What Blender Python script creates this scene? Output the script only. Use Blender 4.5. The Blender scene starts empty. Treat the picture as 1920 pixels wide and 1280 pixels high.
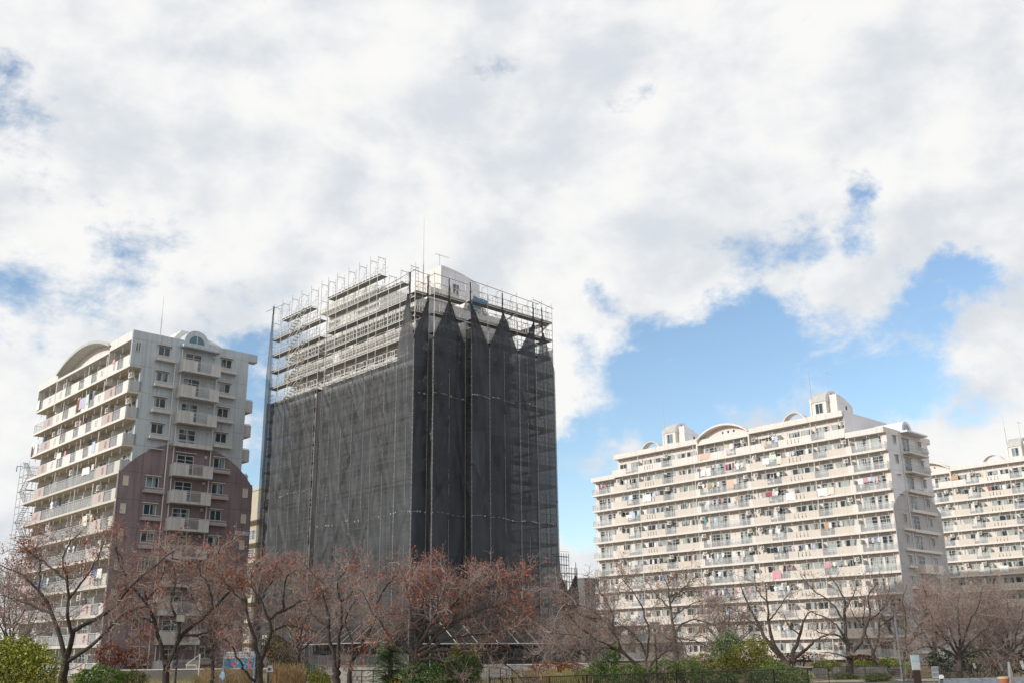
import bpy, math, random
import numpy as np
from mathutils import Vector, Matrix

SC_ = bpy.context.scene
COL = SC_.collection
R_ = math.radians

# ------------------------------------------------------------------ camera
F0, TH, RO, AL = 1867.0, R_(17.439), R_(-0.763), R_(43.23)     # focal length in photo pixels, pitch, roll, street angle
_F = Vector((0, math.cos(TH), math.sin(TH)))
_R0 = Vector((1, 0, 0)); _U0 = _R0.cross(_F)
_R = _R0 * math.cos(RO) + _U0 * math.sin(RO)
_U = _U0 * math.cos(RO) - _R0 * math.sin(RO)
cam = bpy.data.objects.new('camera', bpy.data.cameras.new('camera'))
COL.objects.link(cam)
cam.matrix_world = Matrix(((_R.x, _U.x, -_F.x, 0), (_R.y, _U.y, -_F.y, 0), (_R.z, _U.z, -_F.z, 0), (0, 0, 0, 1)))
cam.data.sensor_width = 36.0
cam.data.lens = F0 / 1920 * 36
cam.data.clip_start = 0.5
cam.data.clip_end = 5000
SC_.camera = cam

def px(x, y, d):
    """world point at depth y = d that the photo shows at pixel (x, y)"""
    v = _R * ((x - 960) / F0) + _U * ((640 - y) / F0) + _F
    return v * (d / v.y)

# ------------------------------------------------------------------ view, sun, sky
SC_.view_settings.view_transform = 'Standard'
SC_.view_settings.look = 'None'
SC_.view_settings.exposure = 0.05
SC_.view_settings.gamma = 1.0
SUN_EL, SUN_AZ = R_(22), R_(-115)                # azimuth from +y towards +x
sd = Vector((math.sin(SUN_AZ) * math.cos(SUN_EL), math.cos(SUN_AZ) * math.cos(SUN_EL), math.sin(SUN_EL)))
sun = bpy.data.objects.new('sun', bpy.data.lights.new('sun', 'SUN'))
COL.objects.link(sun)
sun.data.energy = 3.1
sun.data.angle = R_(0.6)
sun.data.color = (1.0, 0.962, 0.90)
sun.rotation_euler = sd.to_track_quat('Z', 'Y').to_euler()

W = bpy.data.worlds.new('World'); SC_.world = W
W.use_nodes = True
nt = W.node_tree
for n in list(nt.nodes): nt.nodes.remove(n)
def N(t, **k):
    n = nt.nodes.new(t)
    for a, b in k.items(): setattr(n, a, b)
    return n
def put(sock, v):
    if isinstance(v, bpy.types.NodeSocket): nt.links.new(v, sock)
    else: sock.default_value = v
def M(op, a, b=0.0, c=0.0, clamp=False):
    n = N('ShaderNodeMath', operation=op, use_clamp=clamp)
    for i, v in enumerate((a, b, c)): put(n.inputs[i], v)
    return n.outputs[0]
def VM(op, a, b):
    n = N('ShaderNodeVectorMath', operation=op); put(n.inputs[0], a); put(n.inputs[1], b)
    return n
def smooth(v, a, b, lo=0.0, hi=1.0):
    n = N('ShaderNodeMapRange', interpolation_type='SMOOTHSTEP')
    for i, q in enumerate((v, a, b, lo, hi)): put(n.inputs[i], q)
    return n.outputs[0]
def mixc(f, a, b):
    n = N('ShaderNodeMix', data_type='RGBA')
    put(n.inputs[0], f); put(n.inputs[6], a); put(n.inputs[7], b)
    return n.outputs[2]
def noise(vec, scale, detail=6, rough=0.55, dist=0.0):
    n = N('ShaderNodeTexNoise'); put(n.inputs['Vector'], vec)
    n.inputs['Scale'].default_value = scale; n.inputs['Detail'].default_value = detail
    n.inputs['Roughness'].default_value = rough; n.inputs['Distortion'].default_value = dist
    return n.outputs['Fac']
sky = N('ShaderNodeTexSky', sky_type='NISHITA')
sky.sun_disc = False
sky.sun_elevation = SUN_EL
sky.sun_rotation = SUN_AZ % (2 * math.pi)
sky.air_density, sky.dust_density, sky.ozone_density = 1.0, 0.6, 1.6
tc = N('ShaderNodeTexCoord')
sep = N('ShaderNodeSeparateXYZ'); nt.links.new(tc.outputs['Generated'], sep.inputs[0])
az = M('ARCTAN2', sep.outputs[0], sep.outputs[1])
el = M('ARCSINE', sep.outputs[2])
cmb = N('ShaderNodeCombineXYZ'); put(cmb.inputs[0], az); put(cmb.inputs[1], el)
ang = cmb.outputs[0]                             # azimuth and elevation of the view ray
warp = N('ShaderNodeTexNoise'); put(warp.inputs['Vector'], tc.outputs['Generated'])
warp.inputs['Scale'].default_value = 7; warp.inputs['Detail'].default_value = 8; warp.inputs['Roughness'].default_value = 0.62
wv = VM('SUBTRACT', warp.outputs['Color'], (0.5, 0.5, 0.5))
wv = VM('MULTIPLY', wv.outputs[0], (0.17, 0.15, 0.0))
wang = VM('ADD', ang, wv.outputs[0]).outputs[0]
def skyang(x, y):
    v = px(x, y, 1.0).normalized()
    return math.atan2(v.x, v.y), math.asin(v.z)
# gaps of blue in the cloud sheet: centre, half widths (photo pixels, turned into angles), weight
GAPS = [(1400, 665, 360, 130, 1.18), (1240, 770, 250, 155, 1.18), (1120, 840, 110, 210, 1.1), (1620, 700, 230, 120, 1.08), (1450, 745, 280, 90, 1.05),
        (1760, 560, 160, 85, 1.0), (1690, 630, 150, 80, .98), (1585, 400, 60, 130, .62), (1530, 45, 60, 70, .5), (20, 190, 130, 170, .5), (15, 100, 80, 50, .5),
        (180, 560, 380, 230, .42), (480, 540, 90, 60, .62), (490, 790, 100, 220, .95), (120, 660, 220, 90, .42), (930, 85, 60, 70, .25), (1150, 170, 80, 50, .27),
        (1420, 450, 200, 70, .40), (1125, 580, 80, 60, .6), (1830, 740, 130, 60, .42), (700, 820, 120, 200, .5)]
cov = None
for gx, gy, ga, gb, gw in GAPS:
    a0, e0 = skyang(gx, gy); a1, _ = skyang(gx + ga, gy); _, e1 = skyang(gx, gy - gb)
    d = VM('SUBTRACT', wang, (a0, e0, 0)).outputs[0]
    d = VM('MULTIPLY', d, (1 / abs(a1 - a0), 1 / abs(e1 - e0), 0)).outputs[0]
    ln = N('ShaderNodeVectorMath', operation='LENGTH'); put(ln.inputs[0], d)
    g = smooth(ln.outputs['Value'], 0.2, 1.35, gw, 0.0)
    cov = g if cov is None else M('MAXIMUM', cov, g)
st = VM('MULTIPLY', tc.outputs['Generated'], (1, 1, 1.5)).outputs[0]
n1 = noise(st, 9.5, 12, 0.64, 0.1)
n2 = noise(st, 3.0, 4, 0.5, 0.2)
blue = M('ADD', cov, M('MULTIPLY', M('SUBTRACT', n1, 0.5), 2.5))
bf = smooth(blue, 0.34, 0.95)
puff = noise(st, 5.2, 8, 0.555, 0.12)
st2 = VM('ADD', st, (-0.032, -0.004, 0.042)).outputs[0]          # the same billows a little towards the sun: their difference shades them
puff2 = noise(st2, 5.2, 8, 0.555, 0.12)
relief = M('MULTIPLY', M('SUBTRACT', puff, puff2), 3.0)
shade = M('ADD', M('ADD', M('MULTIPLY', M('SUBTRACT', n2, 0.5), 1.5), relief), 0.60)
lum = smooth(shade, 0.05, 0.95)
CLOUD_K = 9.35
cl = mixc(lum, (0.72 * CLOUD_K, 0.765 * CLOUD_K, 0.82 * CLOUD_K, 1), (0.99 * CLOUD_K, 0.985 * CLOUD_K, 0.975 * CLOUD_K, 1))
sk = N('ShaderNodeMix', data_type='RGBA', blend_type='MULTIPLY'); put(sk.inputs[0], 1.0)
put(sk.inputs[6], sky.outputs[0]); put(sk.inputs[7], (1.85, 1.88, 1.86, 1))
bg = N('ShaderNodeBackground'); bg.inputs[1].default_value = 0.10
nt.links.new(mixc(bf, cl, sk.outputs[2]), bg.inputs[0])
out = N('ShaderNodeOutputWorld'); nt.links.new(bg.outputs[0], out.inputs[0])
SC_.cycles.transparent_max_bounces = 24
SC_.cycles.max_bounces = 6

# ------------------------------------------------------------------ helpers
class MB:
    def __init__(s): s.v, s.f, s.m = [], [], []
    def face(s, pts, mi=0):
        b = len(s.v); s.v += [tuple(p) for p in pts]; s.f.append(tuple(range(b, b + len(pts)))); s.m.append(mi)
    def box(s, x0, x1, y0, y1, z0, z1, mi=0):
        if x1 < x0: x0, x1 = x1, x0
        if y1 < y0: y0, y1 = y1, y0
        b = len(s.v)
        s.v += [(x0, y0, z0), (x1, y0, z0), (x1, y1, z0), (x0, y1, z0), (x0, y0, z1), (x1, y0, z1), (x1, y1, z1), (x0, y1, z1)]
        for q in ((3, 2, 1, 0), (4, 5, 6, 7), (0, 1, 5, 4), (1, 2, 6, 5), (2, 3, 7, 6), (3, 0, 4, 7)):
            s.f.append(tuple(b + i for i in q)); s.m.append(mi)
        return s
    def prism(s, poly, axis, a, b, mi=0, mcap=None):
        """poly of 2D points swept along an axis: 'x' takes (y,z), 'y' takes (x,z), 'z' takes (x,y)"""
        mcap = mi if mcap is None else mcap
        def P(p, t):
            return (t, p[0], p[1]) if axis == 'x' else (p[0], t, p[1]) if axis == 'y' else (p[0], p[1], t)
        n = len(poly); o = len(s.v)
        s.v += [P(p, a) for p in poly] + [P(p, b) for p in poly]
        for i in range(n):
            j = (i + 1) % n
            s.f.append((o + i, o + j, o + n + j, o + n + i)); s.m.append(mi)
        s.f.append(tuple(o + i for i in reversed(range(n)))); s.m.append(mcap)
        s.f.append(tuple(o + n + i for i in range(n))); s.m.append(mcap)
        return s
    def tube(s, p, q, r, n=5, mi=0, r2=None):
        p, q = Vector(p), Vector(q); t = (q - p)
        if t.length < 1e-6: return s
        t.normalize(); a = t.orthogonal().normalized(); c = t.cross(a)
        r2 = r if r2 is None else r2; b = len(s.v)
        for k in range(n):
            th = 2 * math.pi * k / n; o = a * math.cos(th) + c * math.sin(th)
            s.v.append(tuple(p + o * r)); s.v.append(tuple(q + o * r2))
        for k in range(n):
            j = (k + 1) % n
            s.f.append((b + 2 * k, b + 2 * j, b + 2 * j + 1, b + 2 * k + 1)); s.m.append(mi)
        s.f.append(tuple(b + 2 * k for k in reversed(range(n)))); s.m.append(mi)
        s.f.append(tuple(b + 2 * k + 1 for k in range(n))); s.m.append(mi)
        return s
    def path(s, pts, r, n=5, mi=0):
        for a, b in zip(pts, pts[1:]): s.tube(a, b, r, n, mi)
        return s
    def mesh(s, name, mats):
        me = bpy.data.meshes.new(name)
        me.from_pydata(s.v, [], s.f); me.update()
        for m in mats: me.materials.append(m)
        if len(mats) > 1: me.polygons.foreach_set('material_index', s.m)
        return me
    def obj(s, name, mats, parent=None, loc=(0, 0, 0), rz=0.0, **k):
        if not isinstance(mats, (list, tuple)): mats = [mats]
        return link(name, s.mesh(name, mats), parent, loc, rz, **k)
def link(name, me, parent=None, loc=(0, 0, 0), rz=0.0, scale=None, **k):
    o = bpy.data.objects.new(name, me); COL.objects.link(o)
    o.location = loc; o.rotation_euler = (0, 0, rz)
    if scale: o.scale = scale
    if parent is not None: o.parent = parent
    for a, b in k.items(): o[a] = b
    return o
def empty(name, loc, rz=0.0, **k):
    o = bpy.data.objects.new(name, None); COL.objects.link(o)
    o.location = loc; o.rotation_euler = (0, 0, rz); o.empty_display_size = 0.5
    for a, b in k.items(): o[a] = b
    return o
def raw_mesh(name, v, f, mats, smooth_=False):
    """numpy verts (n,3) and quads (m,4) or tris (m,3)"""
    me = bpy.data.meshes.new(name); v = np.asarray(v, np.float32); f = np.asarray(f, np.int32)
    k = f.shape[1]
    me.vertices.add(len(v)); me.vertices.foreach_set('co', v.ravel())
    me.loops.add(f.size); me.loops.foreach_set('vertex_index', f.ravel())
    me.polygons.add(len(f)); me.polygons.foreach_set('loop_start', np.arange(0, f.size, k, dtype=np.int32))
    me.polygons.foreach_set('loop_total', np.full(len(f), k, np.int32))
    if smooth_: me.polygons.foreach_set('use_smooth', np.ones(len(f), bool))
    me.update(calc_edges=True)
    for m in mats: me.materials.append(m)
    return me

# ------------------------------------------------------------------ materials
_mats = {}
def mat(name, col, rough=0.75, var=0.10, scale=1.5, streak=0.0, joint=None, spec=0.3, metal=0.0, island=None, objvar=0.0, bump=0.0):
    """diffuse surface: cloudy variation, rain streaks, panel joints (vertical pitch, offset, horizontal pitch), colours per island"""
    if name in _mats: return _mats[name]
    m = bpy.data.materials.new(name); m.use_nodes = True
    t = m.node_tree; b = t.nodes['Principled BSDF']
    def nn(ty, **k):
        n = t.nodes.new(ty)
        for a, c in k.items(): setattr(n, a, c)
        return n
    def math_(op, a, c=0.0):
        n = nn('ShaderNodeMath', operation=op)
        for i, q in enumerate((a, c)):
            if isinstance(q, bpy.types.NodeSocket): t.links.new(q, n.inputs[i])
            else: n.inputs[i].default_value = q
        return n.outputs[0]
    co = nn('ShaderNodeTexCoord').outputs['Object']
    no = nn('ShaderNodeTexNoise'); t.links.new(co, no.inputs['Vector'])
    no.inputs['Scale'].default_value = scale; no.inputs['Detail'].default_value = 5
    fac = math_('ADD', math_('MULTIPLY', math_('SUBTRACT', no.outputs['Fac'], 0.5), 4 * var), 1.0)
    if streak:
        mp = nn('ShaderNodeMapping'); mp.inputs['Scale'].default_value = (2.2, 2.2, 0.12); t.links.new(co, mp.inputs[0])
        ns = nn('ShaderNodeTexNoise'); t.links.new(mp.outputs[0], ns.inputs['Vector'])
        ns.inputs['Scale'].default_value = 1.6; ns.inputs['Detail'].default_value = 4
        r = nn('ShaderNodeMapRange'); t.links.new(ns.outputs['Fac'], r.inputs[0])
        for i, q in enumerate((0.45, 0.75, 1.0, 1.0 - streak)): r.inputs[i + 1].default_value = q
        fac = math_('MULTIPLY', fac, r.outputs[0])
    if joint:
        sx = nn('ShaderNodeSeparateXYZ'); t.links.new(co, sx.inputs[0])
        fz = math_('FRACT', math_('DIVIDE', math_('SUBTRACT', sx.outputs[2], joint[1]), joint[0]))
        lz = math_('LESS_THAN', fz, 0.05 / joint[0])
        fx = math_('FRACT', math_('DIVIDE', math_('ADD', sx.outputs[0], sx.outputs[1]), joint[2]))
        lx = math_('LESS_THAN', fx, 0.045 / joint[2])
        fac = math_('MULTIPLY', fac, math_('SUBTRACT', 1.0, math_('MULTIPLY', math_('MAXIMUM', lz, lx), 0.38)))
    if objvar:
        oi = nn('ShaderNodeObjectInfo')
        fac = math_('MULTIPLY', fac, math_('ADD', math_('MULTIPLY', oi.outputs['Random'], 2 * objvar), 1 - objvar))
    mul = nn('ShaderNodeMix', data_type='RGBA', blend_type='MULTIPLY'); mul.inputs[0].default_value = 1.0
    if island:
        ge = nn('ShaderNodeNewGeometry'); cr = nn('ShaderNodeValToRGB'); t.links.new(ge.outputs['Random Per Island'], cr.inputs[0])
        e = cr.color_ramp.elements
        while len(e) < len(island): e.new(0.5)
        for i, c in enumerate(island):
            e[i].position = i / (len(island) - 1); e[i].color = (*c, 1)
        t.links.new(cr.outputs[0], mul.inputs[6])
    else:
        mul.inputs[6].default_value = (*col, 1)
    cc = nn('ShaderNodeCombineColor'); [t.links.new(fac, cc.inputs[i]) for i in range(3)]
    t.links.new(cc.outputs[0], mul.inputs[7])
    t.links.new(mul.outputs[2], b.inputs['Base Color'])
    b.inputs['Roughness'].default_value = rough; b.inputs['Metallic'].default_value = metal
    b.inputs['Specular IOR Level'].default_value = spec
    if bump:
        bp = nn('ShaderNodeBump'); bp.inputs['Strength'].default_value = bump; t.links.new(no.outputs['Fac'], bp.inputs['Height'])
        t.links.new(bp.outputs[0], b.inputs['Normal'])
    _mats[name] = m
    return m
def net_mat(name, col, opac, var=0.10, cells=False):
    m = bpy.data.materials.new(name); m.use_nodes = True; t = m.node_tree
    for n in list(t.nodes): t.nodes.remove(n)
    o = t.nodes.new('ShaderNodeOutputMaterial'); mx = t.nodes.new('ShaderNodeMixShader')
    tr = t.nodes.new('ShaderNodeBsdfTransparent'); b = t.nodes.new('ShaderNodeBsdfPrincipled')
    b.inputs['Roughness'].default_value = 0.6; b.inputs['Specular IOR Level'].default_value = 0.35
    co = t.nodes.new('ShaderNodeTexCoord'); no = t.nodes.new('ShaderNodeTexNoise')
    mp = t.nodes.new('ShaderNodeMapping'); mp.inputs['Scale'].default_value = (1, 1, 0.35)
    t.links.new(co.outputs['Object'], mp.inputs[0]); t.links.new(mp.outputs[0], no.inputs['Vector'])
    no.inputs['Scale'].default_value = 1.1; no.inputs['Detail'].default_value = 7
    r = t.nodes.new('ShaderNodeMapRange'); t.links.new(no.outputs['Fac'], r.inputs[0])
    for i, q in enumerate((0.32, 0.68, opac - var, opac + var * 0.6)): r.inputs[i + 1].default_value = q
    def mth(op, x, y=0.0):
        n = t.nodes.new('ShaderNodeMath'); n.operation = op
        for i, q in enumerate((x, y)):
            if isinstance(q, bpy.types.NodeSocket): t.links.new(q, n.inputs[i])
            else: n.inputs[i].default_value = q
        return n.outputs[0]
    cr = t.nodes.new('ShaderNodeMix'); cr.data_type = 'RGBA'
    t.links.new(no.outputs['Fac'], cr.inputs[0])
    cr.inputs[6].default_value = (*[c * 0.6 for c in col], 1); cr.inputs[7].default_value = (*[c * 1.4 for c in col], 1)
    fac, colour = r.outputs[0], cr.outputs[2]
    if cells:                                     # laced sheets 2 m by 5.8 m: each a little different, doubled cloth along the seams
        ad = t.nodes.new('ShaderNodeVectorMath'); ad.operation = 'ADD'; ad.inputs[1].default_value = (.7, .5, 1.4); t.links.new(co.outputs['Object'], ad.inputs[0])
        dv = t.nodes.new('ShaderNodeVectorMath'); dv.operation = 'DIVIDE'; dv.inputs[1].default_value = (1.97, 1.97, 5.78); t.links.new(ad.outputs[0], dv.inputs[0])
        fl = t.nodes.new('ShaderNodeVectorMath'); fl.operation = 'FLOOR'; t.links.new(dv.outputs[0], fl.inputs[0])
        wn = t.nodes.new('ShaderNodeTexWhiteNoise'); wn.noise_dimensions = '3D'; t.links.new(fl.outputs[0], wn.inputs['Vector'])
        sx = t.nodes.new('ShaderNodeSeparateXYZ'); t.links.new(dv.outputs[0], sx.inputs[0])
        seam = mth('LESS_THAN', mth('FRACT', sx.outputs[2]), .030)
        fac = mth('ADD', mth('ADD', fac, mth('MULTIPLY', mth('SUBTRACT', wn.outputs['Value'], .5), .10)), mth('MULTIPLY', seam, .09))
        k = mth('ADD', .80, mth('MULTIPLY', wn.outputs['Value'], .42))
        mu = t.nodes.new('ShaderNodeVectorMath'); mu.operation = 'SCALE'; t.links.new(colour, mu.inputs[0]); t.links.new(k, mu.inputs['Scale']); colour = mu.outputs[0]
    fac = mth('MINIMUM', fac, 1.0)
    t.links.new(colour, b.inputs['Base Color'])
    t.links.new(fac, mx.inputs[0]); t.links.new(tr.outputs[0], mx.inputs[1]); t.links.new(b.outputs[0], mx.inputs[2])
    t.links.new(mx.outputs[0], o.inputs[0])
    return m
def glass_mat(name, dark, light, bias):
    """window pane: curtains behind glossy glass; what hangs behind differs from window to window"""
    m = bpy.data.materials.new(name); m.use_nodes = True; t = m.node_tree; b = t.nodes['Principled BSDF']
    co = t.nodes.new('ShaderNodeTexCoord'); oi = t.nodes.new('ShaderNodeObjectInfo')
    ad = t.nodes.new('ShaderNodeVectorMath'); ad.operation = 'ADD'
    sc = t.nodes.new('ShaderNodeVectorMath'); sc.operation = 'SCALE'; sc.inputs[0].default_value = (37, 91, 53)
    t.links.new(oi.outputs['Random'], sc.inputs['Scale'])
    mp = t.nodes.new('ShaderNodeMapping'); mp.inputs['Scale'].default_value = (1, 1.3, 0.25)
    t.links.new(co.outputs['Object'], mp.inputs[0]); t.links.new(mp.outputs[0], ad.inputs[0]); t.links.new(sc.outputs[0], ad.inputs[1])
    no = t.nodes.new('ShaderNodeTexNoise'); no.inputs['Scale'].default_value = 1.0; no.inputs['Detail'].default_value = 2
    t.links.new(ad.outputs[0], no.inputs['Vector'])
    r = t.nodes.new('ShaderNodeMapRange'); t.links.new(no.outputs['Fac'], r.inputs[0])
    for i, q in enumerate((bias - .05, bias + .05, 0, 1)): r.inputs[i + 1].default_value = q
    mx = t.nodes.new('ShaderNodeMix'); mx.data_type = 'RGBA'; t.links.new(r.outputs[0], mx.inputs[0])
    mx.inputs[6].default_value = (*dark, 1); mx.inputs[7].default_value = (*light, 1)
    t.links.new(mx.outputs[2], b.inputs['Base Color'])
    b.inputs['Roughness'].default_value = 0.06; b.inputs['Specular IOR Level'].default_value = 0.7
    return m

white = mat('white_paint', (.71, .665, .62), .6, .06, .8, streak=.2)
beige = mat('beige_render', (.63, .57, .505), .8, .05, .8, streak=.10)
pinkwall = mat('pale_wall', (.74, .68, .63), .8, .06, .7, streak=.10)
shade_lavender = mat('shade_tinted_wall', (.72, .725, .775), .8, .05, .5, streak=.14, joint=(2.85, 27.47, 3.4))  # pale wall with the bluish tint of its shade put into the colour
greyclad = mat('grey_cladding', (.45, .44, .455), .85, .06, .5, streak=.10, joint=(2.85, 27.47, 3.4))
concrete = mat('grey_end_wall', (.465, .52, .565), .85, .12, .45, streak=.28, joint=(2.85, 29.95, 3.1))
maroon = mat('maroon_cladding', (.235, .188, .205), .8, .16, .5, streak=.30, joint=(2.85, 29.95, 2.3))
offwhite = mat('offwhite_paint', (.70, .685, .65), .7, .07, .8, streak=.22)
greypanel = mat('grey_parapet', (.46, .48, .49), .8, .08, .8, streak=.25)
pinkpanel = mat('pinkish_parapet', (.50, .42, .40), .8, .06, .8, streak=.15)
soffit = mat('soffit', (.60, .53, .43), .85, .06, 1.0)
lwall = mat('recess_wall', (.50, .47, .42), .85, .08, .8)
alu = mat('aluminium', (.55, .56, .57), .45, .05, 2, metal=.0, spec=.6)
railp = mat('partition_panel', (.50, .50, .50), .35, .05, 2, spec=.6)
railg = net_mat('rail_panel', (.60, .61, .62), .26, .0)
frame = mat('window_frame', (.58, .58, .57), .5, .03, 2)
acmat = mat('unit_casing', (.66, .63, .57), .5, .06, 2)
dark = mat('dark_metal', (.04, .04, .042), .6, .1, 3)
rooftile = mat('metal_roof', (.47, .46, .44), .5, .08, 1.2, streak=.15)
pipe_m = mat('pipe_paint', (.66, .65, .62), .5, .05, 2)
steel = mat('galvanised_steel', (.42, .43, .44), .45, .08, 4, spec=.5)
steel_d = mat('weathered_steel', (.23, .235, .24), .5, .12, 4)
guardw = mat('white_tube', (.60, .59, .555), .5, .06, 4)
deckm = mat('deck_steel', (.24, .235, .22), .7, .15, 4)
toe = mat('toe_board', (.07, .07, .065), .7, .15, 6)
cord = mat('white_cord', (.42, .42, .41), .8, .05, 5)
glass = glass_mat('window_pane', (.035, .045, .05), (.40, .44, .42), .50)
glass_d = glass_mat('dark_window_pane', (.03, .05, .065), (.22, .29, .33), .57)
teal = mat('teal_glass', (.02, .12, .15), .1, .05, 2, spec=.8)
net_l = net_mat('sunlit_safety_mesh', (.044, .048, .054), .81, .07, True)  # copy of the net colour for sheets that face the sun
net_r = net_mat('shaded_safety_mesh', (.034, .040, .051), .915, .04, True)  # same net coloured darker and bluer for the shaded face
net_s = net_mat('thin_safety_mesh', (.08, .09, .105), .72, .05)

# ------------------------------------------------------------------ ground
def lerp(a, b, t): return a + (b - a) * max(0.0, min(1.0, t))
def gz(x, y):
    zl = lerp(-2.3, -1.45, (y - 70) / 18)
    zr = -2.9 if y < 104 else lerp(-2.9, -1.8, (y - 104) / 6)
    return lerp(zl, zr, (x - 14) / 10) if y < 125 else lerp(lerp(-1.45, -1.8, (x - 14) / 10), -1.5, (y - 125) / 40)
def build_ground():
    xs = np.concatenate([np.linspace(-1500, -160, 12), np.linspace(-150, 170, 110), np.linspace(190, 1500, 12)])
    ys = np.concatenate([np.linspace(-300, 30, 8), np.linspace(40, 200, 90), np.linspace(230, 3500, 14)])
    v = [(x, y, gz(x, y) + (0.05 * math.sin(x * 1.3) * math.sin(y * .9) if 40 < y < 120 else 0)) for y in ys for x in xs]
    n = len(xs)
    f = [(j * n + i, j * n + i + 1, (j + 1) * n + i + 1, (j + 1) * n + i) for j in range(len(ys) - 1) for i in range(n - 1)]
    link('ground', raw_mesh('ground', v, f, [mat('soil_and_leaves', (.23, .18, .115), .95, .25, .6, bump=.3)]), kind='structure')
build_ground()

# ------------------------------------------------------------------ shared building pieces (they face local -x; y runs along the wall)
_win = {}
def window_mesh(w, h, g=None, bars=1, tag=''):
    key = (round(w, 2), round(h, 2), bars, tag)
    if key not in _win:
        m = MB(); t = .06
        m.box(-.02, .06, -w / 2, w / 2, 0, h, 1)
        m.box(-.07, .0, -w / 2 - t, -w / 2, -t, h + t); m.box(-.07, .0, w / 2, w / 2 + t, -t, h + t)
        m.box(-.07, .0, -w / 2, w / 2, -t, 0); m.box(-.07, .0, -w / 2, w / 2, h, h + t)
        m.box(-.06, -.022, -.035, .035, 0, h)
        if h > 1.6:
            for z in (h * .42, h * .78): m.box(-.05, -.022, -w / 2, -.036, z - .025, z + .025); m.box(-.05, -.022, .036, w / 2, z - .025, z + .025)
        _win[key] = m.mesh('window', [frame, g or glass])
    return _win[key]
def ac_mesh():
    m = MB(); m.box(-.16, .16, -.40, .40, 0, .58, 0)
    poly = [(-.12 + .22 * math.cos(a), .29 + .22 * math.sin(a)) for a in np.linspace(0, 2 * math.pi, 16)[:-1]]
    m.prism(poly, 'x', -.185, -.162, 1)
    ring = [(.0 + .09 * math.cos(a) - .12, .29 + .09 * math.sin(a)) for a in np.linspace(0, 2 * math.pi, 12)[:-1]]
    m.prism(ring, 'x', -.20, -.187, 0)
    m.box(-.12, .12, -.36, -.30, .582, .95, 2); m.box(-.12, .12, .30, .36, .582, .95, 2)
    return m.mesh('air_conditioner', [acmat, dark, alu])
AC = ac_mesh()
def rail_mb(m, x, y0, y1, z0, z1, mi=0, panel=None, step=.6):
    m.box(x - .025, x + .025, y0, y1, z1 - .05, z1, mi); m.box(x - .02, x + .02, y0, y1, z0, z0 + .04, mi)
    n = max(2, int((y1 - y0) / step))
    for i in range(n + 1):
        y = y0 + (y1 - y0) * i / n
        m.box(x - .012, x + .012, y - .012, y + .012, z0 + .04, z1 - .05, mi)
    if panel is not None: m.box(x + .03, x + .036, y0 + .02, y1 - .02, z0 + .1, z1 - .12, panel)
def rail_end_mb(m, y, x0, x1, z0, z1, mi=0):
    m.box(x0, x1, y - .025, y + .025, z1 - .05, z1, mi); m.box(x0, x1, y - .02, y + .02, z0, z0 + .04, mi)
    for x in np.arange(x0, x1, .125): m.box(x - .012, x + .012, y - .012, y + .012, z0 + .04, z1 - .05, mi)
def solid_mb(m, y0, y1, z0, z1, mi, slots=()):
    """parapet with upright slots cut through it"""
    x0, x1 = 0.0, .12; cur = y0
    for s in slots:
        m.box(x0, x1, cur, s - .07, z0, z1, mi); m.box(x0, x1, s - .07, s + .07, z0, z0 + .2, mi); m.box(x0, x1, s - .07, s + .07, z1 - .22, z1, mi); cur = s + .07
    m.box(x0, x1, cur, y1, z0, z1, mi)
def arc(y0, y1, z0, h, n=18):
    """points of a circular segment from (y0,z0) over the top to (y1,z0)"""
    c = y1 - y0; r = (c * c / 4 + h * h) / (2 * h); zc = z0 + h - r; a = math.asin(min(1, c / 2 / r))
    if h > c / 2: a = math.pi - a
    return [((y0 + y1) / 2 + r * math.sin(-a + 2 * a * i / n), zc + r * math.cos(-a + 2 * a * i / n)) for i in range(n + 1)]
def first_hundred(items, name, root, zoff, mats=None):
    """items: (mesh, location, rz) in order of how large they show: a part each for the first hundred, the rest one stuff part"""
    for me, loc, rz in items[:100]: link(name, me, root, (loc[0], loc[1], loc[2] + zoff), rz)
    rest = items[100:]
    if rest:
        vs, fs, mi, mlist, o = [], [], [], [], 0
        for me, loc, rz in rest:
            c, s = math.cos(rz), math.sin(rz)
            for m_ in me.materials:
                if m_ not in mlist: mlist.append(m_)
            for v in me.vertices: vs.append((loc[0] + c * v.co.x - s * v.co.y, loc[1] + s * v.co.x + c * v.co.y, loc[2] + v.co.z))
            for p in me.polygons: fs.append(tuple(i + o for i in p.vertices)); mi.append(mlist.index(me.materials[p.material_index]))
            o += len(me.vertices)
        me = bpy.data.meshes.new(name); me.from_pydata(vs, [], fs)
        for m_ in mlist: me.materials.append(m_)
        me.polygons.foreach_set('material_index', mi); me.update()
        link(name, me, root, (0, 0, zoff), kind='stuff')
def rod_part(root, zoff, x, y, z0, z1):
    m = MB(); m.tube((x, y, z0), (x, y, z0 + (z1 - z0) * .55), .055, 6); m.tube((x, y, z0 + (z1 - z0) * .55), (x, y, z1), .028, 5, r2=.012)
    m.obj('lightning_rod', steel, root, (0, 0, zoff))
def tv_part(root, zoff, x, y, z0, z1, L=1.6):
    m = MB(); m.tube((x, y, z0), (x, y, z1), .03, 5); m.tube((x - L * .3, y, z1 - .08), (x + L * .7, y, z1 - .05), .02, 4)
    for i in range(7):
        q = x - L * .28 + i * L * .15; m.tube((q, y - .28, z1 - .07), (q, y + .28, z1 - .07), .012, 4)
    m.obj('television_aerial', steel, root, (0, 0, zoff))

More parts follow.
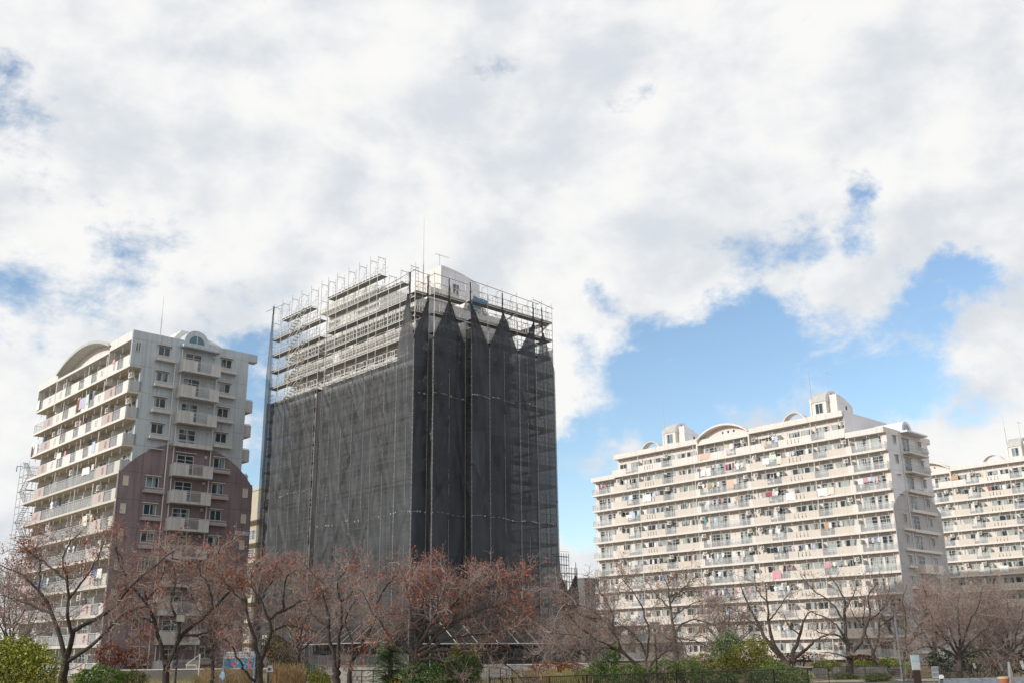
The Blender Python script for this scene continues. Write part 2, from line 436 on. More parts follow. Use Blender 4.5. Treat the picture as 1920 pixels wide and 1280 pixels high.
# ------------------------------------------------------------------ the pale slabs on the right
G_S = -1.8
SEGS = {  # per balcony section: parapet pieces (from, to, kind)
    's1': (0.0, 6.05, [(0.06, 5.2, 'rail'), (5.2, 6.05, 'white')]),
    's2': (6.05, 22.9, [(6.05, 9.3, 'solid'), (9.3, 11.55, 'rail'), (11.55, 17.3, 'slots'), (17.3, 19.85, 'rail'), (19.85, 22.9, 'solid')]),
    's3': (22.9, 33.6, [(22.9, 23.55, 'white'), (23.55, 32.8, 'rail'), (32.8, 33.6, 'white')]),
    's4': (33.6, 51.8, [(33.6, 38.2, 'solid'), (38.2, 40.5, 'rail'), (40.5, 45.8, 'slots'), (45.8, 48.6, 'rail'), (48.6, 51.8, 'solid')]),
    's5': (51.8, 57.0, [(51.8, 52.4, 'white'), (52.4, 56.94, 'rail')])}
BD = 1.12                                        # depth of a balcony
_bal = {}
def balcony_meshes(sec, top):
    if (sec, top) in _bal: return _bal[(sec, top)]
    y0, y1, segs = SEGS[sec]
    m, rs = MB(), []
    def R2():
        rs.append(MB()); return rs[-1]
    m.box(.0, BD - .003, y0 + .003, y1 - .003, -.20, -.02, 0)
    m.box(-.025, -.003, y0 + .003, y1 - .003, -.215, .10, 0)
    for a, b, k in segs:
        if top and sec == 's3':
            k = 'solid' if b - a > 3 else 'white'
            if k == 'solid':
                solid_mb(m, a, 25.2, .0, 1.12, 2); rail_mb(R2(), .05, 25.2, 27.0, .04, 1.1, 0, 1); solid_mb(m, 27.0, b, .0, 1.12, 2); continue
        if k == 'rail': rail_mb(R2(), .05, a + .02, b - .02, .02, 1.1, 0, 1)
        elif k == 'white': solid_mb(m, a, b, .0, 1.16, 2)
        elif k == 'solid': solid_mb(m, a, b, .0, 1.12, 2 if top else 1)
        else: solid_mb(m, a, b, .0, 1.12, 2 if top else 1, [a + (b - a) * q for q in (.38, .49, .60, .71)])
    if sec == 's1': rail_end_mb(rs[0], .08, .1, BD - .1, .02, 1.1)
    if sec == 's5': rail_end_mb(rs[0], 56.9, .1, BD - .1, .02, 1.1)
    for y in np.arange(y0 + .9, y1 - .5, 1.9): m.box(.28, .33, y - .025, y + .025, 2.0, 2.62, 3)      # rods that carry the drying poles
    _bal[(sec, top)] = (m.mesh('balcony', [white, beige, white, alu]), [r.mesh('railing', [alu, railg]) for r in rs])
    return _bal[(sec, top)]
def slab_block(O, label, seed, cat='apartment block', far=False):
    rnd = random.Random(seed)
    root = empty('apartment_block', (O[0], O[1], G_S), AL, label=label, category=cat)
    z = -G_S
    F = [27.47 - 2.85 * (10 - k) for k in range(12)]
    # body
    w = MB()
    w.box(BD, 13.6, .9, 57.0, G_S, 29.92, 0); w.box(BD, 13.6, 6.1, 51.3, 29.923, 33.3, 0)
    w.obj('wall', [pinkwall], root, (0, 0, z))
    w = MB(); w.box(1.0, 13.6, .0, .897, G_S, 29.9); w.obj('end_wall', [shade_lavender], root, (0, 0, z))
    w = MB(); w.box(.75, .997, .003, .897, G_S, 29.9); w.obj('sunlit_wall_edge', [pinkwall], root, (0, 0, z))  # edge of the end wall, warmer colour painted for the sun on it
    w = MB(); w.box(.35, 13.6, 6.0, 6.097, 30.75, 34.1)
    w.obj('upper_end_wall', [mat('pale_upper_wall', (.68, .675, .715), .8, .04, .5, streak=.1)], root, (0, 0, z))
    # roof edges
    r = MB()
    r.box(-.02, 14.7, -.02, 6.02, 29.9, 30.74); r.box(-.02, 14.7, 51.35, 57.05, 29.93, 30.74)
    r.box(-.03, 13.9, 6.1, 22.5, 33.33, 34.2); r.box(-.03, 13.9, 32.95, 51.32, 33.33, 34.2)
    r.box(.3, 13.9, 22.503, 32.947, 33.3, 34.0)
    r.obj('roof', [white], root, (0, 0, z))
    for y0, y1 in ((12.2, 16.3), (40.7, 44.9)):                 # thin curved canopies on the roof edge
        o_ = arc(y0, y1, 34.0, 1.35, 14); i_ = [(p[0] * .93 + (y0 + y1) / 2 * .07, p[1] - .12) for p in o_]
        i_[0] = (y0 + .16, 34.0); i_[-1] = (y1 - .16, 34.0)
        m = MB()
        for a, b, c, d in zip(o_, o_[1:], i_, i_[1:]): m.prism([a, b, d, c], 'x', -.02, 1.3, 0)
        m.obj('roof_canopy', [white], root, (0, 0, z))
    # the big curved hood over the middle bays
    o_ = arc(22.5, 32.95, 33.9, 1.95, 24); i_ = arc(22.75, 32.7, 33.82, 1.72, 24)
    m = MB()
    for a, b, c, d in zip(o_, o_[1:], i_, i_[1:]): m.prism([a, b, d, c], 'x', -.25, 6.5, 0)
    m.box(-.06, BD, 22.5, 22.75, 30.4, 34.0, 0); m.box(-.06, BD, 32.7, 32.95, 30.4, 34.0, 0)
    m.obj('vault_roof', [white], root, (0, 0, z))
    m = MB(); m.prism(i_, 'x', .9, 1.1, 0); m.box(-.02, .9, 22.76, 32.69, 33.0, 33.28)
    for q in (25.9, 27.0, 28.1): m.box(.885, .897, q - .15, q + .15, 34.35, 34.75, 1)
    m.obj('gable_wall', [pinkwall, glass_d], root, (0, 0, z))
    # balconies, floor by floor
    for k in range(11, -1, -1):
        for sec in SEGS:
            if k == 11 and sec in ('s1', 's5'): continue
            bm_, rm_ = balcony_meshes(sec, k == 11)
            b = link('balcony', bm_, root, (0, 0, F[k] + z))
            for r_ in rm_: link('railing', r_, b)
    # windows: (y, width, sill, height)
    wl = [(1.75, 1.75, .12, 2.0), (3.95, 1.75, .12, 2.0), (7.6, 1.7, 1.0, 1.1), (10.1, 2.1, .12, 2.0), (12.9, 1.8, 1.0, 1.1), (15.0, 1.8, 1.0, 1.1),
          (18.3, 1.9, .12, 2.0), (20.9, 1.7, 1.0, 1.1), (25.0, 2.5, .12, 2.0), (29.2, 1.7, .12, 2.0), (31.1, 1.7, .12, 2.0),
          (35.0, 1.5, 1.0, 1.1), (37.0, 1.5, 1.0, 1.1), (39.4, 1.8, .12, 2.0), (42.1, 1.8, 1.0, 1.1), (44.3, 1.6, 1.0, 1.1), (47.2, 2.0, .12, 2.0), (50.0, 1.5, 1.0, 1.1),
          (53.3, 1.6, .12, 2.0), (55.3, 1.6, .12, 2.0)]
    its, acs, parts_ = [], [], []
    for k in range(11, -1, -1):
        for y, w_, s, h in wl:
            if k == 11 and (y < 6 or y > 51): continue
            its.append((window_mesh(w_, h), (BD - .002, y, F[k] + s), 0))
        for y in (6.6, 18.9, 22.2, 24.1, 33.0, 39.9, 50.9):
            if (k == 11 and (y > 51)) or rnd.random() < .35: continue
            acs.append((AC, (.55, y, F[k] + 1.75), 0))
    its.sort(key=lambda q: q[1][1] - .25 * q[1][2])
    first_hundred(its, 'window', root, z)
    first_hundred(acs, 'air_conditioner', root, z)
    pm = MB(); pm.box(.16, BD - .02, -.03, .03, .0, 1.85, 0); pm = pm.mesh('balcony_partition', [railp])
    for k in range(11, -1, -1):
        for y in (5.5, 11.7, 17.2, 23.3, 33.3, 40.4, 45.9):
            if k == 11 and y < 6: continue
            parts_.append((pm, (0, y, F[k]), 0))
    first_hundred(parts_, 'balcony_partition', root, z)
    for y, zt in ((5.6, 29.8), (11.58, 33.2), (22.7, 33.2), (33.75, 33.2), (45.85, 33.2)):
        m = MB(); m.tube((.17, y, G_S), (.17, y, zt), .07, 6); m.obj('drain_pipe', [pipe_m], root, (0, 0, z))
    # end wall: cladding with an arched top, windows, shallow balconies
    a_ = arc(.0, 14.9, 19.3, 3.0, 28)
    m = MB(); m.prism([(-.0, G_S)] + a_ + [(14.9, G_S)], 'y', -.09, -.004, 0)
    m.obj('arched_cladding', [greyclad], root, (0, 0, z))
    m = MB(); m.box(13.603, 14.9, -.05, .5, G_S, 19.6); m.obj('side_fin', [greyclad], root, (0, 0, z))
    its = []
    for k in range(10, -1, -1):
        yy = -.002 if F[k] > 19 else -.092
        for xc, w_, s, h, t in ((3.05, .85, 1.15, 1.0, ''), (6.4, 1.9, .35, 1.8, 'd'), (10.9, 1.0, 1.15, 1.0, '')):
            if k in (5, 6) or not (xc < 4 and k in (7, 8)): its.append((window_mesh(w_, h, glass_d, tag='d'), (xc, yy, F[k] + s), math.pi / 2))
        def wb(boxes, rails=()):
            b = MB()
            for q in boxes: b.box(*q)
            o_ = b.obj('window_balcony', [white], root, (0, 0, F[k] + z))
            for y, xa, xb, za, zb in rails:
                r = MB(); rail_end_mb(r, y, xa, xb, za, zb)
                if k >= 9 and xa < 5: rail_mb(r, 4.85, -1.2, -.1, -.02, 1.1)
                r.obj('railing', [alu], o_)
        if k >= 9:
            wb([(4.8, 11.0, -1.25, yy, -.2, -.02)], [(-1.2, 4.85, 10.95, -.02, 1.1)]); wb([(11.2, 13.0, -.45, yy, .75, .95)], [(-.42, 11.25, 12.95, .95, 1.25)])
        elif k >= 6:
            wb([(4.9, 12.8, -.55, yy, -.1, .32)], [(-.5, 7.5, 9.4, .32, .62), (-.5, 11.0, 12.7, .32, .62)])
            if k == 6: wb([(2.2, 4.897, -.5, yy, .0, .3)])
        elif k >= 5: wb([(2.0, 12.8, -.5, yy, .0, .35)], [(-.45, 7.5, 9.4, .35, .65)])
        else:
            wb([(4.9, 10.5, -1.3, yy, -.2, 1.05)], [(-1.32, 7.4, 9.0, .1, 1.0)]); wb([(2.0, 4.3, -.5, yy, .5, .8)], [(-.45, 2.1, 4.2, .8, 1.1)]); wb([(11.0, 12.9, -.5, yy, .5, .8)])
        for xc, w_ in ((3.05, 1.2), (6.4, 2.4), (10.9, 1.3)):
            b = MB(); b.box(xc - w_ / 2, xc + w_ / 2, -.35, yy, 2.28, 2.36); b.obj('window_canopy', [white], root, (0, 0, F[k] + z))
    its2 = [(window_mesh(.34, 1.0, mat('painted_sunlit_slit', (.66, .60, .50), .8)), (.55, -.092, F[k] + 1.1), math.pi / 2) for k in range(6, -1, -1)]  # beige pane colour stands in for sunlit wall seen through the slit
    its2 += [(window_mesh(.34, 1.0, mat('painted_sunlit_slit', (.66, .60, .50), .8)), (14.3, -.092, F[k] + 1.1), math.pi / 2) for k in range(6, -1, -1)]
    first_hundred(its + its2, 'end_window', root, z)
    for x, zb, zt in ((4.6, G_S, 30.4), (9.9, G_S, 30.0)):
        m = MB(); m.tube((x, -.16, zb), (x, -.16, zt), .065, 6); m.obj('drain_pipe', [pipe_m], root, (0, 0, z))
    # dormer with an arched window over the end wall
    m = MB(); a_ = arc(5.6, 8.9, 30.9, 1.55, 18)
    m.prism([(5.6, 30.75)] + a_ + [(8.9, 30.75)], 'y', -.1, 4.5, 0)
    m.box(8.9, 9.7, -.1, .5, 30.75, 31.2, 0); m.box(4.9, 11.4, -1.25, -.103, 30.45, 30.7, 0)
    d = m.obj('dormer', [shade_lavender], root, (0, 0, z))
    m = MB(); m.prism([(6.3, 30.85)] + arc(6.3, 8.1, 31.2, .85, 14) + [(8.1, 30.85)], 'y', -.13, -.104, 0); m.obj('arched_window', [glass_d], d)
    # two stair towers with quarter-vault tops
    for yb in (9.0, 37.9):
        m = MB()
        m.box(.95, 3.9, yb + .003, yb + 2.4, 34.0, 36.4, 0)
        q = [(.88, 36.4), (.88, 36.55)] + [(.88 + 2.5 * (1 - math.cos(t)), 36.55 + 1.75 * math.sin(t)) for t in np.linspace(.12, 1.5, 12)] + [(3.95, 38.3), (3.95, 36.403)]
        m.prism(q, 'y', yb - .05, yb + 2.45, 1, 2)
        q = [(1.7, 34.2), (1.7, 37.35)] + [(1.7 + 4.7 * t, 37.35 - 1.5 * t * t) for t in np.linspace(.1, 1, 9)] + [(6.4, 34.2)]
        m.prism(q, 'y', yb - 1.4, yb - .053, 0, 2)
        m.box(3.96, 6.4, yb - .05, yb + 2.4, 34.2, 35.8, 2)
        m.box(.9, 1.5, yb + 2.453, yb + 2.75, 34.0, 37.1, 0)
        p = m.obj('penthouse', [white, rooftile, shade_lavender], root, (0, 0, z))  # end faces take the shade-tinted wall colour, sun-facing sides stay white
        link('window', window_mesh(1.15, 1.5, glass_d, tag='p'), p, (.948, yb + 1.2, 34.6))
        m = MB(); m.box(4.2, 4.6, yb - 1.43, yb - 1.403, 35.2, 35.8); m.obj('vent_opening', [dark], p)
        m = MB(); m.box(2.6, 2.8, yb - .08, yb - .053, 37.4, 37.9); m.obj('vent_opening', [dark], p)
        rod_part(root, z, 1.3, yb + 2.6, 37.0, 43.0)
        if yb < 20 or far: tv_part(root, z, 3.2, yb + .6, 38.2, 41.4, 2.2)
    return root, F

RC = Vector((53.25, 140.75, 0)); FC = Vector((101.24, 178.31, 0))
A_ = Vector((-math.sin(AL), math.cos(AL), 0)); B_ = Vector((math.cos(AL), math.sin(AL), 0))
blockR, FR = slab_block(RC, 'long cream balcony block with laundry on its rails and grey arch on its end wall', 11)
blockF, _ = slab_block(FC, 'farthest cream balcony block partly hidden behind the long cream block', 12, far=True)

# ------------------------------------------------------------------ the grey and maroon tower (and its twin inside the scaffold)
G_L = -1.4
FL = [29.95 - 2.85 * (11 - k) for k in range(12)]
def tower_balcony(seg, k, bare):
    """mesh of one balcony section of floor k: P beside the end wall, M in the middle, Q at the far end"""
    y0, y1 = {'P': (0.0, 6.28), 'M': (6.32, 22.0), 'Q': (22.04, 28.7)}[seg]
    m, rs = MB(), []
    m.box(0, 1.45, y0 + .003, y1 - .003, -.22, -.02, 1)
    m.box(-.02, -.003, y0 + .003, y1 - .003, -.235, .02, 0)
    H = 1.16
    def rail(a, b):
        r = MB(); rs.append(r); rail_mb(r, .06, a, b, .0, 1.12, 0, 1)
    if seg == 'P':
        if k == 11: solid_mb(m, .25, 2.0, 0, H, 0); rail(2.0, 3.5); solid_mb(m, 3.5, y1, 0, H, 0, (4.2, 4.5))
        else: solid_mb(m, 0, 1.4, 0, H, 0 if k > 8 else 0); rail(1.4, 3.4); solid_mb(m, 3.4, y1, 0, H, 2 if k < 11 else 0, (4.3, 4.6))
        if 5 < k < 11: m.box(.12, 1.44, .0, .12, 0, H, 3)
    elif seg == 'M':
        if k >= 8:
            for a, b, s in ((6.32, 9.2, 's'), (9.2, 10.8, 'r'), (10.8, 13, 's'), (13, 14.6, 'r'), (14.6, 17, 's'), (17, 18.8, 'r'), (18.8, 22.0, 's')):
                rail(a, b) if s == 'r' else solid_mb(m, a, b, 0, H, 0, ((a + b) / 2 - .2, (a + b) / 2 + .2) if b - a > 2.5 else ())
        else: rail(6.36, 21.96); solid_mb(m, 6.32, 6.45, 0, H, 0)
    else:
        if k == 11: solid_mb(m, y0, 26.4, 0, H, 0, (23.8, 24.2)); rail(26.4, 28.6)
        else: solid_mb(m, y0, 25.3, 0, H, 2, (23.2, 23.6)); rail(25.3, 28.6)
        rail_end_mb(rs[-1], 28.62, .1, 1.4, 0, 1.12)
    for y in np.arange(y0 + 1.0, y1, 2.2): m.box(.28, .33, y - .025, y + .025, 2.0, 2.6, 4)
    return m, rs
def tower(O, label, cat, inner=False):
    root = empty('apartment_tower', (O[0], O[1], G_L), AL, label=label, category=cat)
    z = -G_L; rnd = random.Random(5)
    LEN = 25.0 if inner else 28.8
    XE = 12.2 if inner else 13.7
    endm = white if inner else concrete
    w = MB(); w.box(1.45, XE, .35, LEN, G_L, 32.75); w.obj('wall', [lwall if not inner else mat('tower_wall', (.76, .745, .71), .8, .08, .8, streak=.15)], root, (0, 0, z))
    w = MB(); w.box(1.2, XE, .0, .347, G_L, 33.75)
    if not inner: w.box(.0, 1.197, .0, .347, 29.75, 33.75); w.box(XE, 14.8, .0, .9, 32.8, 33.75)
    w.obj('end_wall', [endm if not inner else mat('inner_end_wall', (.6, .6, .62), .8, .06)], root, (0, 0, z))
    r = MB()
    if inner:
        r.box(0, 1.45, .35, LEN, 32.8, 33.75); r.box(1.45, XE, .35, LEN, 32.753, 33.3)
        r.box(1.6, XE, 6.75, 18.5, 33.303, 36.6)
        r.prism([(6.75, 36.6)] + arc(6.75, 18.5, 36.65, 1.75, 20) + [(18.5, 36.6)], 'x', .3, XE, 0, 1)
        r.box(.3, 1.6, 6.75, 7.0, 33.75, 36.6, 0)
    else:
        r.box(0, 1.45, .35, 6.3, 32.72, 33.74); r.box(0, 1.45, 22.3, 28.8, 32.6, 33.5); r.box(1.45, XE, .35, 28.8, 32.753, 33.4)
        o_ = arc(5.95, 22.4, 33.4, 1.95, 24); i_ = arc(6.2, 22.1, 33.3, 1.68, 24)
        for a, b, c, d in zip(o_, o_[1:], i_, i_[1:]): r.prism([a, b, d, c], 'x', -.25, 7.0, 1)
        r.box(.0, 1.45, 6.3, 22.3, 32.55, 32.85); r.prism(i_, 'x', 1.2, 1.4, 0)
        r.box(.0, 1.45, 6.2, 6.31, 28.9, 33.4); r.box(.0, 1.45, 22.1, 22.28, 28.9, 33.4); r.box(0, 1.45, 28.55, 28.8, 29.95, 32.6); r.box(0, 1.19, .25, .345, 30, 32.7)
    r.obj('roof', [offwhite, rooftile if not inner else offwhite], root, (0, 0, z))
    segs = 'PMQ'
    for k in range(11, -1, -1):
        for s in segs:
            if inner and s == 'Q': continue
            m, rr = tower_balcony(s, k, inner)
            if inner:
                m = MB(); y0, y1 = {'P': (.3, 6.28), 'M': (6.32, 24.9)}[s]
                m.box(0, 1.45, y0, y1, -.22, -.02); m.box(0, .12, y0, y1, 0, 1.16)
                m.obj('balcony', [white], root, (0, 0, FL[k] + z)); continue
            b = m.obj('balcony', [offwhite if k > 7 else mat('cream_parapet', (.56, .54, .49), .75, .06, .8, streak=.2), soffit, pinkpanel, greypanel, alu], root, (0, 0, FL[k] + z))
            for r_ in rr: r_.obj('railing', [alu, railg], b)
    its, acs = [], []
    for k in range(11, -1, -1):
        for y, w_, s, h in ((2.0, 1.8, .1, 2.0), (4.7, 1.6, .1, 2.0), (8.2, 1.8, .1, 2.0), (11.6, 1.8, .1, 2.0), (14.6, 1.6, .9, 1.1), (18.2, 1.8, .1, 2.0), (20.6, 1.6, .9, 1.1), (24.4, 1.8, .1, 2.0), (27.0, 1.6, .1, 2.0)):
            if y > LEN - 1: continue
            its.append((window_mesh(w_, h, glass_d, tag='d'), (1.448, y, FL[k] + s), 0))
        for y in (1.3, 6.9, 8.9, 14.0, 15.6, 21.2, 23.0, 26.4):
            if rnd.random() < (1 if inner else .45): continue
            acs.append((AC, (.75, y, FL[k] + rnd.choice((1.7, 1.7, .05))), 0))
    first_hundred(its, 'window', root, z); first_hundred(acs, 'air_conditioner', root, z)
    if not inner:
        pm = MB(); pm.box(.16, 1.43, -.03, .03, .0, 1.9, 0); pm = pm.mesh('balcony_partition', [railp])
        first_hundred([(pm, (0, y, FL[k]), 0) for k in range(11, -1, -1) for y in (3.4, 9.6, 13.6, 18.6, 25.0)], 'balcony_partition', root, z)
        for y in (7.4, 12.6, 19.6):
            m = MB(); m.tube((.3, y, G_L), (.3, y, 32.5), .06, 6); m.obj('drain_pipe', [pipe_m], root, (0, 0, z))
        a_ = arc(-.02, 15.2, 18.25, 4.05, 30)
        m = MB(); m.prism([(-.02, G_L)] + a_ + [(15.2, G_L)], 'y', -.10, -.004); m.obj('arched_cladding', [maroon], root, (0, 0, z))
        m = MB(); m.box(.0, 1.197, .0, .34, G_L, 18.6); m.box(XE + .003, 15.2, .0, .34, G_L, 18.6); m.obj('side_fin', [maroon], root, (0, 0, z))
        # stripe of lighter panel low on the cladding
        m = MB(); m.box(13.4, 15.15, -.115, -.102, 12.95, 13.4); m.obj('accent_band', [concrete], root, (0, 0, z))
    # end wall windows and balconies
    its = []
    for k in range(11, -1, -1):
        low = FL[k] < 20 and not inner
        yy = -.102 if low else -.002
        for xc, w_, s, h in ((3.55, 1.25, 1.5, 1.0), (6.95, 1.8, .25, 2.1), (10.9, 1.25, 1.5, 1.0)):
            if xc < 4 and k in (7,): continue
            its.append((window_mesh(w_, h, glass_d, tag='d'), (xc, yy, FL[k] + s), math.pi / 2))
        boxy = k != 8
        balm = [mat('end_balcony', (.55, .55, .54), .75, .08, .9, streak=.25) if not inner else white, mat('mauve_planter', (.40, .35, .35), .8, .08)]
        def planter(x0, x1):
            b, r = MB(), MB()
            b.box(x0, x1, -.62, yy, .85, 1.12, 1 if low else 0); rail_end_mb(r, -.58, x0 + .05, x1 - .05, 1.12, 1.42)
            o_ = b.obj('window_balcony', balm, root, (0, 0, FL[k] + z)); r.obj('railing', [alu], o_)
        if k != 7: planter(2.6, 4.8)
        planter(9.9, 12.1)
        b, r = MB(), MB()
        if boxy:
            b.box(5.3, 9.7, -1.3, yy, -.05, .15); b.box(5.3, 6.95, -1.3, -1.15, .15, 1.25); b.box(8.55, 9.7, -1.3, -1.15, .15, 1.25)
            b.box(5.3, 5.45, -1.147, yy, .15, 1.25); b.box(9.55, 9.7, -1.147, yy, .15, 1.25)
            rail_end_mb(r, -1.22, 6.95, 8.55, .15, 1.2); r.box(5.3, 9.7, -1.26, -1.2, 1.29, 1.34)
        else:
            b.box(5.3, 9.7, -.75, yy, .35, .75); rail_end_mb(r, -.7, 5.4, 9.6, .75, 1.1)
        o_ = b.obj('window_balcony', balm, root, (0, 0, FL[k] + z)); r.obj('railing', [alu], o_)
        for xc, w_ in ((3.55, 1.6), (6.95, 2.3), (10.9, 1.6)):
            if not boxy or xc != 6.95 or k == 7:
                b = MB(); b.box(xc - w_ / 2, xc + w_ / 2, -.4, yy, 2.62, 2.70); b.obj('window_canopy', balm[:1], root, (0, 0, FL[k] + z))
        b = MB(); b.box(9.15, 9.4, -.25, yy, 2.3, 2.6); b.obj('wall_vent', balm[:1], root, (0, 0, FL[k] + z))
    if not inner:
        slit = mat('painted_sunlit_slit_tan', (.62, .56, .43), .8, .05)  # tan paint imitates the sunlit wall visible through these openings
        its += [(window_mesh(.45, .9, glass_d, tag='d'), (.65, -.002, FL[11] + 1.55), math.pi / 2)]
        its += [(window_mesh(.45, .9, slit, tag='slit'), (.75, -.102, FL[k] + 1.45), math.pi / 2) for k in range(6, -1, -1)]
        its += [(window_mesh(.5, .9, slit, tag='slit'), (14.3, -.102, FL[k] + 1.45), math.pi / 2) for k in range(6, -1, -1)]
        for k in range(10, 5, -1):                              # balconies of the rear facade, seen past the edge
            m = MB(); m.box(XE, 14.7, .25, 3.5, -.2, -.02); m.box(14.55, 14.7, .25, 3.5, -.017, 1.15); m.box(XE + .003, 14.547, .25, .4, -.017, 1.15)
            b = m.obj('rear_balcony', [greypanel], root, (0, 0, FL[k] + z))
            r = MB(); rail_end_mb(r, .3, XE + .1, 14.6, 1.15, 1.3); r.obj('railing', [alu], b)
        for x, zb, zt in ((4.85, G_L, 31.2), (9.8, G_L, 31.3), (5.55, G_L, 32.7)):
            m = MB(); m.tube((x, -.2, zb), (x, -.2, zt), .06, 6); m.obj('drain_pipe', [pipe_m], root, (0, 0, z))
        m = MB(); a_ = arc(5.7, 8.6, 33.7, 1.35, 18)
        m.prism([(5.7, 33.3)] + a_ + [(8.6, 33.3)], 'y', -.12, 3.0, 0); m.box(8.6, 9.4, -.12, .5, 33.3, 33.85); m.box(5.3, 9.7, -1.0, -.123, 32.75, 33.1)
        d = m.obj('dormer', [concrete], root, (0, 0, z))
        m = MB(); m.prism(arc(6.25, 8.05, 33.55, .9, 14), 'y', -.15, -.123); m.obj('arched_window', [teal], d)
        m = MB(); m.box(7.12, 7.2, -.17, -.152, 33.55, 34.42); m.obj('window_frame', [frame], d)
        q = [(5.2, 33.3), (5.2, 34.3), (6.0, 35.35)] + [(6.0 + 5.0 * t, 35.35 - 1.0 * t * t) for t in np.linspace(.1, 1, 9)] + [(11.0, 33.3)]
        m = MB(); m.prism(q, 'y', 1.6, 8.0, 0, 0); m.obj('penthouse', [offwhite], root, (0, 0, z))
        rod_part(root, z, 4.2, 3.0, 33.4, 39.4)
    else:
        q = [(5.3, 33.3), (5.3, 39.25)] + [(5.3 + 5.35 * t, 39.25 - .95 * t * t) for t in np.linspace(.1, 1, 9)] + [(10.65, 33.3)]
        m = MB(); m.prism(q, 'y', 3.0, 8.4, 0, 1); p = m.obj('penthouse', [white, shade_lavender], root, (0, 0, z))  # shade tint coloured into the end faces only
        link('window', window_mesh(.8, 1.2, glass_d, tag='p'), p, (7.3, 2.998, 36.3), math.pi / 2)
        m = MB(); m.box(1.4, 4.6, -.14, -.003, 33.75, 35.0); m.prism(arc(5.7, 9.0, 33.7, 1.3, 16), 'y', -.14, 2.8); d = m.obj('dormer', [white], root, (0, 0, z))
        m = MB(); m.prism(arc(6.2, 8.5, 33.75, .95, 14), 'y', -.17, -.143); m.obj('arched_window', [teal], d)
        rod_part(root, z, 3.4, 3.6, 33.3, 44.3); tv_part(root, z, 5.4, 3.4, 39.2, 40.6, 1.8)
    first_hundred(its, 'end_window', root, z)
    return root
LC = Vector((-40.55, 101.4, 0)); IC = Vector((-9.16, 91.97, 0))
towerL = tower(LC, 'grey apartment tower with a maroon arched lower half and teal round-headed dormer', 'apartment tower')
towerC = tower(IC, 'white apartment tower being repaired inside the scaffold and dark safety nets', 'apartment tower', inner=True)

# building seen through the gap between the grey tower and the nets
def gap_building():
    O = px(545, 1226, 141)
    root = empty('apartment_house', (O.x, O.y, -1.5), AL, label='beige apartment building seen in the gap between grey tower and nets', category='apartment building')
    bw = mat('beige_wall', (.50, .46, .36), .85, .07, .7, streak=.12)
    m = MB(); m.box(1.3, 12, 0, 30, 0, 24.6); m.box(0, 1.297, 0, 30, 21.2, 25.6); m.obj('wall', [bw], root)
    m = MB(); m.box(-.1, 12.1, -.1, 30.1, 25.62, 25.9); m.obj('roof', [bw], root)
    for yc in (5, 10, 15, 20, 25):
        m = MB(); m.prism([(yc - 1.6, 22.2)] + arc(yc - 1.6, yc + 1.6, 23.4, 1.3, 14) + [(yc + 1.6, 22.2)], 'x', -.05, -.003); m.obj('arched_panel', [mat('grey_panel', (.40, .40, .40), .8)], root)
    for k in range(7):
        z = 18.0 - 2.85 * k
        m = MB(); m.box(0, 1.3, 0, 30, z - .2, z + .35); b = m.obj('balcony', [bw], root)
        r = MB(); rail_mb(r, .1, 0, 30, z + .35, z + 1.1, step=.4); r.obj('railing', [white], b)
    first_hundred([(window_mesh(1.5, 1.7, glass_d, tag='g'), (1.298, y, 18.3 - 2.85 * k), 0) for k in range(7) for y in (3, 7, 11, 15, 19, 23, 27)], 'window', root, 0)
    rod_part(root, 0, 2, 22, 25.8, 31.5)
gap_building()

